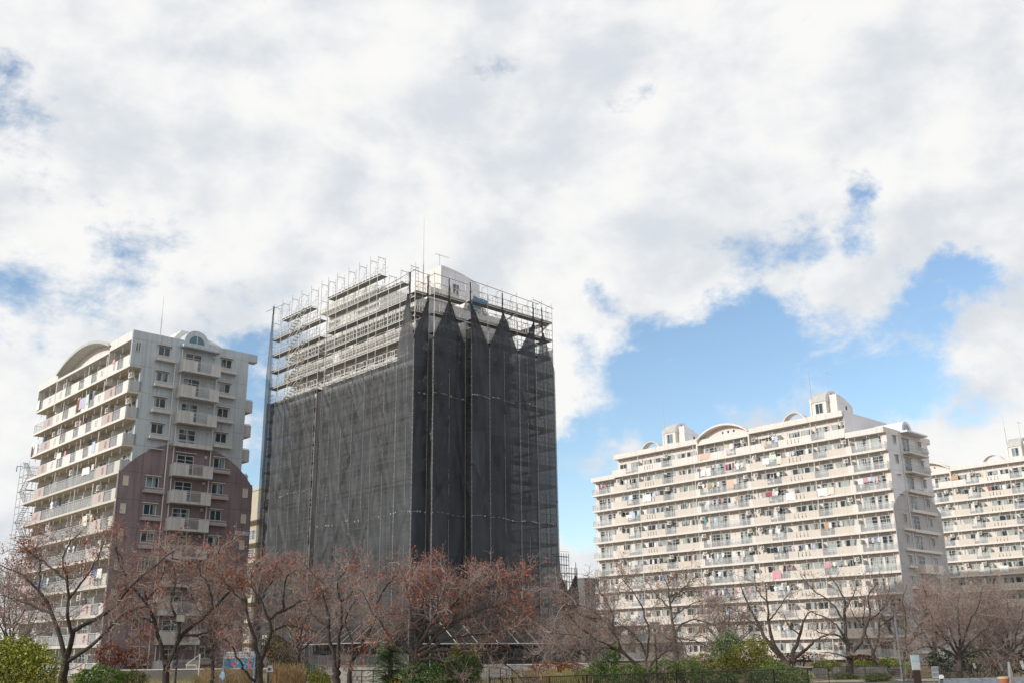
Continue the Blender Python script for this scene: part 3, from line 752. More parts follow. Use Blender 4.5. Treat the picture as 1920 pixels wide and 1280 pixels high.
# ------------------------------------------------------------------ scaffold round the middle tower
SC = Vector((-9.23, 89.71, 0)); G_C = -1.5; LIFT = 1.926
def scaffold():
    root = empty('scaffold', (SC.x, SC.y, G_C), AL, label='galvanised frame scaffold with white arched guard frames wrapping the middle tower', category='scaffold')
    z = -G_C
    YL = [0.0, .75, 2.37, 4.32, 6.30, 7.62, 9.62, 11.58, 13.71, 15.43, 16.75, 18.83, 20.86, 22.87, 24.94, 26.83]
    lv = [27.13 + LIFT * k for k in range(-14, 6)]                    # deck levels of the sunlit face
    # path of the other face: (x, y) of the standards, stepping outwards round the balconies
    XR = [(0.0, 0.0), (1.72, 0.0), (1.72, -.8), (3.7, -.8), (5.7, -.8), (5.7, -1.7), (7.8, -1.7), (9.75, -1.7), (11.8, -1.7), (14.17, -1.7), (15.4, -1.7), (16.93, -1.7)]
    lr = [33.35 - LIFT * k for k in range(0, 18)]
    std = []
    for y in YL:
        top = 39.25 if y > 5.5 else 36.3
        if 5.5 < y < 7: top = 38.9
        std += [(0, y, top), (.92, y, top)]
    for x, y in XR[1:]: std += [(x, y, 35.6), (x, y + .92, 35.4)]
    std += [(16.93, 3.0, 35.0), (16.93, 6.0, 35.0), (15.9, 3.0, 35.0), (15.9, 6.0, 35.0)]
    m = MB(); m.tube((0, 0, 0), (0, 0, 1), .034, 6); sm_ = m.mesh('standard', [steel])
    for x, y, t in std: link('standard', sm_, root, (x, y, 0), 0, (1, 1, t - G_C))
    # decks
    def deck(y0, y1, zz):
        m = MB(); m.box(.05, .88, y0, y1, zz - .06, zz, 0); m.box(.045, .049, y0, y1, zz + .003, zz + .17, 1); m.box(-.03, .03, y0, y1, zz - .10, zz - .03, 2)
        n = max(1, int((y1 - y0) / .62))
        for i in range(n + 1): m.box(.035, .0445, y0 + (y1 - y0) * i / n - .05, y0 + (y1 - y0) * i / n + .05, zz + .0, zz + .19, 2)
        return m
    dmats = [deckm, toe, guardw]
    for zz in lv:
        for a, b in ((0.0, 15.43), (16.75, 26.9)):
            if zz > 35.5: a = max(a, 5.8)
            elif zz > 33.9: a = max(a, 2.0) if a == 0 else a
            if zz > 36 and a > 10: a, b = 18.83, 24.9
            deck(a, b, zz).obj('deck', dmats, root, (0, 0, z))
    rseg = [((0, 0), (1.72, 0)), ((1.72, -.8), (5.7, -.8)), ((5.7, -1.7), (14.17, -1.7)), ((14.17, -1.7), (16.93, -1.7))]
    for zz in lr:
        m = MB()
        for (x0, y0), (x1, _) in rseg:
            m.box(x0, x1 - .003, y0 + .05, y0 + .9, zz - .06, zz, 0); m.box(x0, x1 - .003, y0 + .045, y0 + .049, zz, zz + .17, 1); m.box(x0, x1 - .003, y0 - .03, y0 + .03, zz - .1, zz - .03, 2)
        m.box(16.0, 16.9, -.75, 8, zz - .06, zz, 0)
        m.obj('deck', dmats, root, (0, 0, z))
    # guard frames: a rounded outer loop with an arch inside
    g = MB(); r = .034; w = .94
    g.path([(0, -w, .06), (0, -w, .92), (0, -w + .14, 1.06), (0, w - .14, 1.06), (0, w, .92), (0, w, .06)], r, 5)
    g.path([(0, -.34, .06), (0, -.34, .80)] + [(0, -.34 * math.cos(t), .80 + .22 * math.sin(t)) for t in np.linspace(.3, math.pi - .3, 7)] + [(0, .34, .80), (0, .34, .06)], r * .85, 4)
    g.tube((0, -w, .52), (0, w, .52), r * .7, 4); g.tube((0, 0, .06), (0, 0, 1.0), r * .7, 4); g.tube((0, -w, .06), (0, w, .06), r * .8, 4)
    gm = g.mesh('guard_frame', [guardw])
    def br(w_, h):
        m = MB(); m.tube((0, -w_, 0), (0, w_, h), .016, 4); m.tube((0.01, -w_, h), (0.01, w_, 0), .016, 4); return m
    xm = br(.97, 1.3).mesh('cross_brace', [steel])
    vis, hid, vb, hb = [], [], [], []
    pairs = [(a, b) for a, b in zip(YL, YL[1:]) if b - a > 1.0 and not (15 < a < 16)]
    for zz in lv:
        for a, b in pairs:
            seen = zz > 26.9 and a > 2 or zz > 31
            top = 38.8 if a > 5.5 else 36
            if zz + 1.5 > top: continue
            if zz < 36: (vis if seen else hid).append(((-.03, (a + b) / 2, zz), (b - a) / 1.98, 0))
            (vb if seen else hb).append(((.92, (a + b) / 2, zz + .3), (b - a) / 1.98, 0))
    rp = [((a[0] + b[0]) / 2, a[1], b[0] - a[0]) for a, b in zip(XR, XR[1:]) if abs(a[1] - b[1]) < .1]
    for zz in lr:
        for xc, y, w_ in rp:
            seen = zz > 31
            (vis if seen and zz < 33 else hid).append(((xc, y - .03, zz), w_ / 1.98, math.pi / 2))
            (vb if seen else hb).append(((xc, y + .92, zz + .3), w_ / 1.98, math.pi / 2))
    def spread(lst, me, name, hidl):
        for loc, s, rz in lst[:100]: link(name, me, root, (loc[0], loc[1], loc[2] + z), rz, (1, s, 1))
        vs, fs, o = [], [], 0
        for loc, s, rz in lst[100:] + hidl:
            c, q = math.cos(rz), math.sin(rz)
            for v in me.vertices: vs.append((loc[0] + c * v.co.x - q * v.co.y * s, loc[1] + q * v.co.x + c * v.co.y * s, loc[2] + v.co.z))
            for p in me.polygons: fs.append(tuple(i + o for i in p.vertices))
            o += len(me.vertices)
        me2 = bpy.data.meshes.new(name); me2.from_pydata(vs, [], fs); me2.materials.append(me.materials[0]); me2.update()
        link(name, me2, root, (0, 0, z), kind='stuff')
    spread(vis, gm, 'guard_frame', hid); spread(vb, xm, 'cross_brace', hb)
    # gate frames that stand above the top decks: transoms and knee braces
    fm = MB()
    fm.tube((0, 0, 1.85), (.92, 0, 1.85), .03, 5); fm.tube((0, 0, 1.4), (.3, 0, 1.85), .018, 4); fm.tube((.92, 0, 1.4), (.62, 0, 1.85), .018, 4)
    for q in (.4, .8, 1.2): fm.tube((.62, 0, q), (.92, 0, q), .014, 4)
    fm.tube((.62, 0, .3), (.62, 0, 1.3), .014, 4)
    fm = fm.mesh('gate_frame', [steel])
    for y in YL:
        if y < .5: continue
        for zz in ((36.98, 35.05) if y > 5.5 else (34.35,)): link('gate_frame', fm, root, (0, y, zz + z))
    for x, y in XR[1:]: link('gate_frame', fm, root, (x, y, 33.5 + z), math.pi / 2, (1, -1, 1))
    # pale ledgers at knee and hand height along the open lifts
    for zz in lv[-6:]:
        for a, b in ((2.37, 15.43), (16.75, 26.9)):
            if zz > 36: a, b = (5.8, 15.43) if a < 10 else (18.8, 24.9)
            for h in (.55, 1.05):
                m = MB(); m.tube((.93, a, zz + h), (.93, b, zz + h), .022, 4); m.obj('ledger', [guardw], root, (0, 0, z))
    # top rails
    m = MB()
    m.tube((-.05, -.1, 35.55), (-.05, 7.4, 35.0), .03, 5); m.tube((-.3, .05, 35.5), (1.9, .05, 35.45), .03, 5)
    m.obj('top_rail', [steel_d], root, (0, 0, z))
    for a, b in (((1.6, -.85), (5.9, -.85)), ((5.4, -1.75), (14.9, -1.75)), ((14.2, -1.75), (17.1, -1.75))):
        m = MB(); m.tube((*a, 35.35), (*b, 35.0 if b[0] > 9 else 35.25), .032, 5); m.obj('top_rail', [steel_d], root, (0, 0, z))
    m = MB(); m.tube((-.05, 24.5, 38.6), (-.05, 28.6, 38.75), .03, 5); m.obj('top_rail', [steel_d], root, (0, 0, z))
    # stairs inside the scaffold
    def stair(loc, rz, run, rise):
        m = MB()
        for y in (.12, .62): m.tube((y, 0, 0), (y, run, rise), .03, 4)
        for i in range(8): m.box(.12, .62, run * (i + .3) / 8, run * (i + .9) / 8, rise * (i + .6) / 8 - .02, rise * (i + .6) / 8 + .02)
        m.tube((.66, 0, .9), (.66, run, rise + .9), .018, 4); m.tube((.66, 0, .5), (.66, run, rise + .5), .018, 4)
        m.obj('stair_flight', [guardw], root, (loc[0], loc[1], loc[2] + z), rz)
    for zz in lv[-6:-1]: stair((.12, 22.6, zz), math.pi, 3.2, LIFT)
    stair((9.3, -1.0, lr[1]), -math.pi / 2, 2.6, LIFT); stair((14.6, -1.0, lr[1]), -math.pi / 2, 2.2, LIFT)
    # slanting catch fan round the foot
    cn = net_mat('fan_mesh', (.03, .03, .03), .93)
    m = MB(); m.face([(0.3, -1.75, 2.7), (16.9, -1.75, 2.7), (16.9, -4.0, .95), (.3, -4.0, .95)])
    c1 = m.obj('catch_fan', [cn], root, (0, 0, z))
    m = MB(); m.tube((-2.0, -4.0, .95), (17.2, -4.0, .95), .05, 5)
    for x in (2.0, 4.4, 6.8, 9.2, 11.6, 14.2, 16.7): m.tube((x, -1.72, 2.75), (x, -4.05, .97), .03, 5)
    m.obj('fan_strut', [alu], c1)
    m = MB(); m.face([(-.05, .3, 2.9), (-.05, 15.4, 2.9), (-2.3, 15.4, 1.15), (-2.3, .3, 1.15)]); c2 = m.obj('catch_fan', [cn], root, (0, 0, z))
    m = MB(); m.tube((-2.3, 15.6, 1.15), (-2.3, 0, 1.15), .035, 5)
    for y in (1, 3, 5, 7, 9, 11, 13, 15.3): m.tube((-.02, y, 2.95), (-2.35, y, 1.17), .026, 5)
    m.obj('fan_strut', [steel], c2)
    return root
scaffold()

# ------------------------------------------------------------------ safety nets
def net(label, p0, p1, zb, zt, material, peak=None, zpole=None, folds=10, seed=0, ties=(), lash=(), sag=0.0, slack_top=0.0, group=None):
    """a hung sheet from p0 to p1 (x,y in scaffold axes); peak=(fraction, height) gathers its top to a point"""
    rnd = random.Random(seed); rng = np.random.default_rng(seed)
    p0, p1 = np.array(p0, float), np.array(p1, float); L = np.linalg.norm(p1 - p0); u = (p1 - p0) / L
    nrm = np.array([u[1], -u[0]])
    if nrm @ np.array([-1, -1]) < 0: nrm = -nrm
    nx = max(4, int(L / .16)); zs = list(np.linspace(zb, zt, max(8, int((zt - zb) / .2))))
    if peak: zs += list(np.linspace(zt, peak[1], 26))[1:]
    rid = []
    for i in range(folds):
        cx, cz = rnd.uniform(0, L), zb + (zt - zb) * (rnd.random() ** .7)
        rid.append((cx, cz, rnd.uniform(-.8, .8) * rnd.random(), rnd.uniform(1.0, 3.6), rnd.uniform(.08, .16), rnd.uniform(.14, .34) * rnd.choice((1, -.6))))
    ph = rng.uniform(0, 6.28, 12)
    S, Zg = np.meshgrid(np.linspace(0, 1, nx + 1), np.array(zs))
    if peak:
        t = np.clip((Zg - zt) / (peak[1] - zt), 0, 1)
        X = S * L * (1 - t) + (peak[0] * L + (S - .5) * .12) * t
        X = X + .05 * L * np.sin(np.pi * t) * np.sin(np.pi * 2 * S) * -.6
    else: X = S * L
    D = .09 * np.sin(X * 2.1 + .6 * np.sin(Zg * .7 + ph[0]) + ph[1]) * np.sin(Zg * .55 + ph[2]) + .03 * np.sin(X * 5.3 + Zg * .9 + ph[3]) * np.sin(Zg * 1.3 + ph[4])
    for cx, cz, sl, ln, wd, am in rid:
        D += am * np.exp(-(((X - cx) - sl * (Zg - cz)) / wd) ** 2) * np.exp(-((Zg - cz) / ln) ** 2)
    if slack_top:
        k = np.exp(-((Zg - zt) / 1.6) ** 2)
        D += slack_top * k * np.abs(np.sin(X * math.pi / 1.97 + ph[5])) * np.sin(X * 7 + Zg * 4 + ph[6]) * .6
        Zg = Zg - k * .35 * slack_top * np.abs(np.sin(X * math.pi / 1.97 + ph[5])) * 2
    if peak: D += .11 * np.sin(S * 17 + ph[7]) * np.clip((Zg - zt + 1) / (peak[1] - zt), 0, 1)
    edge = np.minimum(1, np.minimum(S, 1 - S) * L / .25 + .15); D = D * edge - .05
    V = np.stack([p0[0] + u[0] * X + nrm[0] * (np.maximum(D, -.16) + .24), p0[1] + u[1] * X + nrm[1] * (np.maximum(D, -.16) + .24), Zg - G_C], -1).reshape(-1, 3)
    n = nx + 1; i, j = np.meshgrid(np.arange(nx), np.arange(len(zs) - 1)); q = (j * n + i).ravel()
    f = np.stack([q, q + 1, q + n + 1, q + n], -1)
    o = link('safety_net', raw_mesh('safety_net', V, f, [material], True), None, (SC.x, SC.y, G_C), AL, label=label, category='safety net', group=group or 'safety nets on the scaffold')
    m = MB()
    def knot(s, zz, big=.03):
        x, y = p0 + u * s + nrm * .25; m.box(x - big, x + big, y - big, y + big, zz - big * 1.3 - G_C, zz + big * 1.3 - G_C)
    for s in list(ties) + [.04, L - .04]:
        x, y = p0 + u * s + nrm * .235; m.box(x - .007, x + .007, y - .007, y + .007, zb - G_C, zt - .2 - G_C)
        for zz in np.arange(zb + .2, zt - .1, .46): knot(s + rnd.uniform(-.02, .02), zz, rnd.choice((.012, .016, .022)))
    for zz in lash:
        for s in np.arange(.1, L, .3):
            if rnd.random() < .6: knot(s, zz + .1 * math.sin(s * 1.5), rnd.choice((.02, .03, .05)))
            x, y = p0 + u * s + nrm * .27
            if rnd.random() < .65: m.box(x - .12, x + .12, y - .012, y + .012, zz - .012 + .1 * math.sin(s * 1.5) - G_C, zz + .012 + .1 * math.sin(s * 1.5) - G_C)
    m.obj('tie', [cord], o, kind='stuff')
    if peak and zpole:
        m = MB(); x, y = p0 + u * (peak[0] * L) + nrm * .1
        zz = np.linspace(peak[1] - .1, zpole, 7)
        for i_ in range(6): m.tube((x + .03 * math.sin(i_ * 2), y, zz[i_] - G_C), (x + .03 * math.sin(i_ * 2 + 2), y, zz[i_ + 1] - G_C), .10 if i_ in (1, 3) else .075, 6, r2=.065)
        m.obj('rolled_top', [mat('rolled_mesh', (.045, .048, .055), .8)], o)
    return o
ZB = -.9
net('widest grey net over the sunlit side, between the dark slit and the corner', (0, 15.43), (0, 2.37), ZB, 27.05, net_l, folds=95, seed=1, ties=[15.43 - q for q in (4.32, 6.3, 7.62, 9.62, 11.58, 13.71)], lash=(12.4,), slack_top=.28)
net('narrow grey net at the far left, beyond the dark slit', (0, 26.0), (0, 16.75), ZB, 27.2, net_l, folds=60, seed=2, ties=(1.06, 3.1, 5.1, 7.2), lash=(16.4,), slack_top=.25)
net('grey net strip wrapping the sunlit corner, gathered to one point at its top', (0, 2.37), (0, -.24), ZB, 28.3, net_l, peak=(.62, 33.2), zpole=35.5, folds=6, seed=3, ties=(1.62,), lash=(12.4,))
net('thin see-through net along the far left edge with a pointed top', (0, 27.35), (0, 26.02), ZB, 31.0, net_s, peak=(.45, 38.0), zpole=38.9, folds=4, seed=4)
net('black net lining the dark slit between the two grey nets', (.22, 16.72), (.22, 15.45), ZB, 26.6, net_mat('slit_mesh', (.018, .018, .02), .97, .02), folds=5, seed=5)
net('dark net beside the corner, narrowest of the shaded side', (-.24, 0), (1.50, 0), ZB, 28.7, net_r, peak=(.98, 32.8), zpole=35.3, folds=6, seed=6, lash=(12.3, 23.3))
net('brownish return strip facing the sun beside the narrowest dark net', (1.72, -.2), (1.72, -1.04), ZB, 28.8, net_l, folds=3, seed=7)
net('dark net with the tallest spike, between the two brownish return strips', (1.48, -.8), (5.48, -.8), ZB, 28.75, net_r, peak=(.5, 33.0), zpole=35.2, folds=24, seed=8, ties=(1.98,), lash=(12.3, 23.4))
net('wider brownish return strip facing the sun, right of the tallest spike', (5.7, -1.0), (5.7, -1.94), ZB, 30.4, net_l, folds=3, seed=9)
net('dark half-spiked net directly right of the wider brownish strip', (5.46, -1.7), (7.8, -1.7), ZB, 28.95, net_r, peak=(.0, 32.9), zpole=35.1, folds=8, seed=10, lash=(12.25, 23.7))
net('dark net with a symmetrical spike in the middle of the shaded side', (7.8, -1.7), (11.8, -1.7), ZB, 29.0, net_r, peak=(.48, 32.75), zpole=35.0, folds=22, seed=11, ties=(1.95,), lash=(12.25, 23.8))
net('dark net with its spike leaning right, left of the see-through edge', (11.8, -1.7), (14.17, -1.7), ZB, 29.1, net_r, peak=(.95, 32.8), zpole=34.9, folds=8, seed=12, ties=(1.1,), lash=(12.2, 23.9))
net('see-through net on the right edge of the scaffold with sky behind it', (14.17, -1.7), (16.93, -1.7), ZB, 28.3, net_mat('edge_mesh', (.06, .067, .08), .80, .05, True), peak=(.42, 31.9), zpole=34.7, folds=6, seed=13, ties=(1.3,), lash=(12.2,))
net('net on the hidden far side of the right edge, seen through the see-through one', (17.1, -1.7), (17.1, 9.0), ZB, 30.5, net_s, folds=8, seed=14)
net('net closing the far end of the sunlit side, a grey edge against the sky', (6.0, 27.4), (0, 27.4), ZB, 27.5, net_s, folds=8, seed=15)

def tarp():
    m = MB(); n = 10
    for i in range(n):
        x0, x1 = 5.8 + 1.9 * i / n, 5.8 + 1.9 * (i + 1) / n
        m.box(x0, x1 - .002, -1.80 - .03 * math.sin(i * 1.9), -1.78 - .03 * math.sin(i * 1.9), 33.2 + .05 * math.sin(i), 33.72 + .04 * math.sin(i * 1.3))
    m.obj('tarpaulin', [mat('tarp_blue', (.12, .22, .36), .6, .12, 2)], None, (SC.x, SC.y, 0), AL, label='blue tarpaulin tied along the top deck above the dark nets', category='tarpaulin')
tarp()

# ------------------------------------------------------------------ smaller scaffolds
def stair_scaffold():
    root = empty('stair_scaffold', tuple(LC + A_ * 29.2 + B_ * .2 + Vector((0, 0, -1.6))), AL, label='slim scaffold stair tower against the far end of the grey tower', category='scaffold')
    H = 25.5
    for x, y in ((0, 0), (1.6, 0), (0, 1.7), (1.6, 1.7), (0, 3.2), (1.6, 3.2)):
        m = MB(); m.tube((x, y, 0), (x, y, H - .6 * (x > 1)), .03, 5); m.obj('standard', [steel], root)
    for k in range(13):
        zz = 1.0 + 1.9 * k
        m = MB(); m.box(0, 1.6, 0, .7, zz - .05, zz); m.tube((0, 0, zz), (0, 3.2, zz), .03, 4); m.tube((0, 0, zz + 1), (0, 3.2, zz + 1), .025, 4); m.tube((0, 3.2, zz), (1.6, 3.2, zz), .03, 4); m.tube((0, 0, zz + 1), (1.6, 0, zz + 1), .025, 4)
        m.obj('deck', [deckm], root)
        m = MB()
        for x in (.2, .7): m.tube((x, 3.1 if k % 2 else .4, zz), (x, .4 if k % 2 else 3.1, zz + 1.9), .03, 4)
        for i in range(9):
            t = i / 9; y = (3.1 + (.4 - 3.1) * t) if k % 2 else (.4 + (3.1 - .4) * t)
            m.box(.2, .7, y - .1, y + .1, zz + 1.9 * t + .1, zz + 1.9 * t + .14)
        m.obj('stair_flight', [steel_d], root)
    m = MB(); m.tube((-.4, 3.3, H - .3), (2.2, 3.3, H - .3), .04, 5); m.tube((-.4, 3.3, H - .3), (-.4, 3.3, H - 1.0), .06, 5); m.obj('hoist_arm', [steel_d], root)
stair_scaffold()
def far_scaffold():
    O = px(1052, 1226, 200); z0 = -1.5
    root = empty('far_scaffold', (O.x, O.y, z0), AL, label='small far-off scaffold with dark nets and bare top frames right of the big one', category='scaffold')
    wv = 5.6
    for x in (-.6, .1, .8, 1.5, 2.2, 2.9, 3.6, 4.4, 5.2):
        m = MB(); m.tube((x, 0, 0), (x, 0, 20.6 if x < 3 else 17.9), .075, 5); m.obj('standard', [steel_d], root)
    for zz in (20, 18.4, 16.8, 15.2, 13.6):
        m = MB(); m.box(-.6, 5.2 if zz < 18 else 3.0, 0, .9, zz - .12, zz); m.tube((-.6, 0, zz + .9), (5.2 if zz < 18 else 3.0, 0, zz + .9), .04, 4); m.obj('deck', [steel_d], root)
    m = MB(); m.box(.2, 4.4, 2, 5, 0, 15.6); m.obj('inner_wall', [pinkwall], root)
    for x0, x1, t in ((-.6, 2.3, .3), (2.3, 5.4, .8)):
        m = MB(); m.prism([(x0, 0), (x1, 0), (x1, 13.2), (x0 + (x1 - x0) * t + .1, 16.6), (x0 + (x1 - x0) * t - .1, 16.6), (x0, 13.2)], 'y', -.1, -.06); m.obj('net_panel', [net_mat('far_mesh', (.018, .018, .02), .95, .03)], root)
        m = MB(); m.tube((x0 + (x1 - x0) * t, -.08, 16.5), (x0 + (x1 - x0) * t, -.08, 19.0), .14, 5, r2=.05); m.obj('rolled_top', [mat('rolled_mesh', (.045, .048, .055), .8)], root)
    O = px(1098, 1226, 215)
    b = empty('netted_building', (O.x, O.y, -1.5), AL, label='plain building wrapped in pale grey netting beside the small far scaffold', category='building')
    m = MB(); m.box(0, 9, 0, 3.2, 0, 16.6); m.obj('wall', [mat('veiled_wall', (.15, .16, .165), .9, .12, .8, streak=.2)], b)
    m = MB(); m.box(-.15, 9.15, -.15, 3.35, 16.62, 16.8); m.obj('roof', [steel_d], b)
    for x in (0, 1.8, 3.6, 5.4, 7.2, 9): 
        m = MB(); m.tube((x, -.2, 0), (x, -.2, 17.2), .05, 4); m.obj('standard', [steel], b)
far_scaffold()

# ------------------------------------------------------------------ trees
bark = mat('cherry_bark', (.052, .042, .036), .9, .25, 3, bump=.4)
bark2 = mat('grey_bark', (.085, .068, .058), .9, .25, 3, bump=.4)
twigm = mat('bare_twigs', (.30, .24, .21), .85, .15, .6)
leafm = mat('autumn_leaves', (1, 1, 1), .7, .08, 1, island=[(.30, .07, .055), (.40, .12, .07), (.26, .07, .06), (.42, .16, .08), (.34, .09, .065)])
limbm = mat('branch_bark', (.30, .25, .22), .9, .2, 2)
def tubes(paths, rad, ns=4):
    """paths (N,P,3), rad (N,P) -> verts, quads of open tapered tubes"""
    N_, P = paths.shape[:2]
    t = np.gradient(paths, axis=1); t /= np.linalg.norm(t, axis=2, keepdims=True) + 1e-9
    ref = np.where(np.abs(t[:, :1, 2:3]) > .8, np.array([1., 0, 0]), np.array([0, 0, 1.]))
    a = np.cross(t, np.broadcast_to(ref, t.shape)); a /= np.linalg.norm(a, axis=2, keepdims=True) + 1e-9
    b = np.cross(t, a)
    th = np.arange(ns) * 2 * math.pi / ns
    v = paths[:, :, None, :] + rad[:, :, None, None] * (a[:, :, None, :] * np.cos(th)[None, None, :, None] + b[:, :, None, :] * np.sin(th)[None, None, :, None])
    base = (np.arange(N_) * P * ns)[:, None, None] + (np.arange(P - 1) * ns)[None, :, None]
    k = np.arange(ns)[None, None, :]; k2 = (np.arange(ns) + 1) % ns
    k2 = k2[None, None, :]
    f = np.stack([base + k, base + k2, base + ns + k2, base + ns + k], -1)
    return v.reshape(-1, 3), f.reshape(-1, 4)
def sprout(paths, counts, lo, hi, P2, r0, r1, spread, up, rng, tmin=.25, bend=.3, tan=.55):
    N_, P = paths.shape[:2]
    idx = np.repeat(np.arange(N_), counts); n = len(idx)
    if n == 0: return np.zeros((0, P2, 3)), np.zeros((0, P2))
    t = rng.uniform(tmin, 1.0, n) ** .9 * (P - 1.001); i = t.astype(int); f = (t - i)[:, None]
    p = paths[idx, i] * (1 - f) + paths[idx, i + 1] * f
    tg = paths[idx, i + 1] - paths[idx, i]; tg /= np.linalg.norm(tg, axis=1, keepdims=True) + 1e-9
    rd = rng.normal(size=(n, 3)); rd -= (rd * tg).sum(1, keepdims=True) * tg; rd /= np.linalg.norm(rd, axis=1, keepdims=True) + 1e-9
    d = tg * tan + rd * spread + np.array([0, 0, up]); d /= np.linalg.norm(d, axis=1, keepdims=True) + 1e-9
    ln = (rng.uniform(lo, hi, n) * (1.15 - .45 * t / P))[:, None, None]
    s = np.linspace(0, 1, P2)[None, :, None]
    bv = rng.normal(size=(n, 1, 3)) * bend
    wob = np.cumsum(rng.normal(size=(n, P2, 3)) * .045, axis=1); wob[:, 0] = 0
    q = p[:, None, :] + (d[:, None, :] * s + bv * s * s * .5 + wob) * ln
    r = np.broadcast_to(np.linspace(r0, r1, P2)[None, :], (n, P2))
    return q, r
def resample(pts, P):
    pts = np.array(pts, float); 
    if len(pts) > 2:                                            # Catmull-Rom first
        e = np.vstack([2 * pts[0] - pts[1], pts, 2 * pts[-1] - pts[-2]]); out_ = []
        for i in range(1, len(e) - 2):
            for t in np.linspace(0, 1, 7)[:-1]:
                out_.append(.5 * ((2 * e[i]) + (-e[i - 1] + e[i + 1]) * t + (2 * e[i - 1] - 5 * e[i] + 4 * e[i + 1] - e[i + 2]) * t * t + (-e[i - 1] + 3 * e[i] - 3 * e[i + 1] + e[i + 2]) * t ** 3))
        pts = np.array(out_ + [e[-2]])
    s = np.r_[0, np.cumsum(np.linalg.norm(np.diff(pts, axis=0), axis=1))]; u_ = np.linspace(0, s[-1], P)
    return np.stack([np.interp(u_, s, pts[:, k]) for k in range(3)], 1), s[-1]
def tree(label, d, limbs, seed, dens=1.0, leaves=300, bk=None, scale=1.0, up=.18, spread=1.0, group='bare cherry trees along the bank', tw=1.0, name='cherry_tree'):
    """limbs: (radius at its start, radius at its end, depth lean, [photo pixels]) at depth d"""
    rng = np.random.default_rng(seed); P = 14
    lp, lr, ll = [], [], []
    for r0, r1, lean, pts in limbs:
        n = len(pts)
        w3 = [px(x, y, d + lean * (i / (n - 1)) ** 1.2) for i, (x, y) in enumerate(pts)]
        p, L = resample([tuple(q) for q in w3], P)
        p[1:-1] += rng.normal(size=(P - 2, 3)) * .045 * min(1, L / 3)
        lp.append(p); lr.append(np.linspace(r0 * (.78 if r0 < .22 else .9), r1 * .9, P)); ll.append(L)
    lp, lr, ll = np.array(lp), np.array(lr), np.array(ll)
    thin = lr[:, 0] < .24
    base = lp[0, 0].copy(); base[2] = min(base[2], gz(base[0], base[1]))
    lp[0, 0, 2] = min(lp[0, 0, 2], gz(base[0], base[1]) - .1)
    k2 = np.where(thin, np.maximum(2, (ll / .42 * dens)).astype(int), np.maximum(1, ll / 2).astype(int))
    p2, r2 = sprout(lp, k2, 0.8 * scale, 2.0 * scale, 7, .030, .010, spread, up, rng, .22, .5)
    p3, r3 = sprout(np.concatenate([p2, ]), np.full(len(p2), max(3, int(8 * dens))), .4 * scale, 1.05 * scale, 5, .0135 * tw, .007 * tw, .95, up * .9, rng, .15, .5)
    p3b, r3b = sprout(lp[thin], np.full(thin.sum(), int(16 * dens)), .5, 1.3, 5, .012 * tw, .006 * tw, 1.0, up, rng, .3)
    p3, r3 = np.concatenate([p3, p3b]), np.concatenate([r3, r3b])
    p4, r4 = sprout(p3, np.full(len(p3), max(3, int(4.6 * dens))), .22 * scale, .7 * scale, 3, .0062 * tw, .004 * tw, .9, up * .8, rng, .1, .3)
    b3 = base
    root = empty(name, tuple(b3), 0, label=label, category='tree', group=group)
    v1, f1 = tubes(lp, lr, 8); v2, f2 = tubes(p2, r2, 5)
    link('trunk', raw_mesh('trunk', np.concatenate([v1, v2]) - b3, np.concatenate([f1, f2 + len(v1)]), [bk or bark, limbm], True), root)
    root.children[0].data.polygons.foreach_set('material_index', np.r_[np.zeros(len(f1), np.int32), np.ones(len(f2), np.int32)])
    v3, f3 = tubes(p3, r3, 3); v4, f4 = tubes(p4, r4, 3)
    cr = link('crown', raw_mesh('crown', np.concatenate([v3, v4]) - b3, np.concatenate([f3, f4 + len(v3)]), [twigm]), root)
    leaves = int(leaves * 2.2)
    if leaves:
        tips = p4[:, -1]; c = tips[rng.integers(0, len(tips), 22)]
        dd = np.min(np.linalg.norm(tips[:, None] - c[None], axis=2), axis=1)
        hi = (tips[:, 2] - tips[:, 2].min()) / np.ptp(tips[:, 2])
        w = np.exp(-(dd / .7) ** 2) * 2.4 + .22 + .25 * (hi > .75); w /= w.sum()
        pk = tips[rng.choice(len(tips), leaves, p=w)] + rng.normal(size=(leaves, 3)) * .06
        a = rng.normal(size=(leaves, 3)); a /= np.linalg.norm(a, axis=1, keepdims=True)
        b = np.cross(a, rng.normal(size=(leaves, 3))); b /= np.linalg.norm(b, axis=1, keepdims=True)
        s = rng.uniform(.022, .046, (leaves, 1)) * (1 + d / 140)
        v = np.stack([pk - a * s * 1.4, pk + b * s * .8, pk + a * s * 1.4, pk - b * s * .8], 1).reshape(-1, 3) - b3
        link('foliage', raw_mesh('foliage', v, np.arange(leaves * 4).reshape(-1, 4), [leafm]), cr)
    return root
T = tree
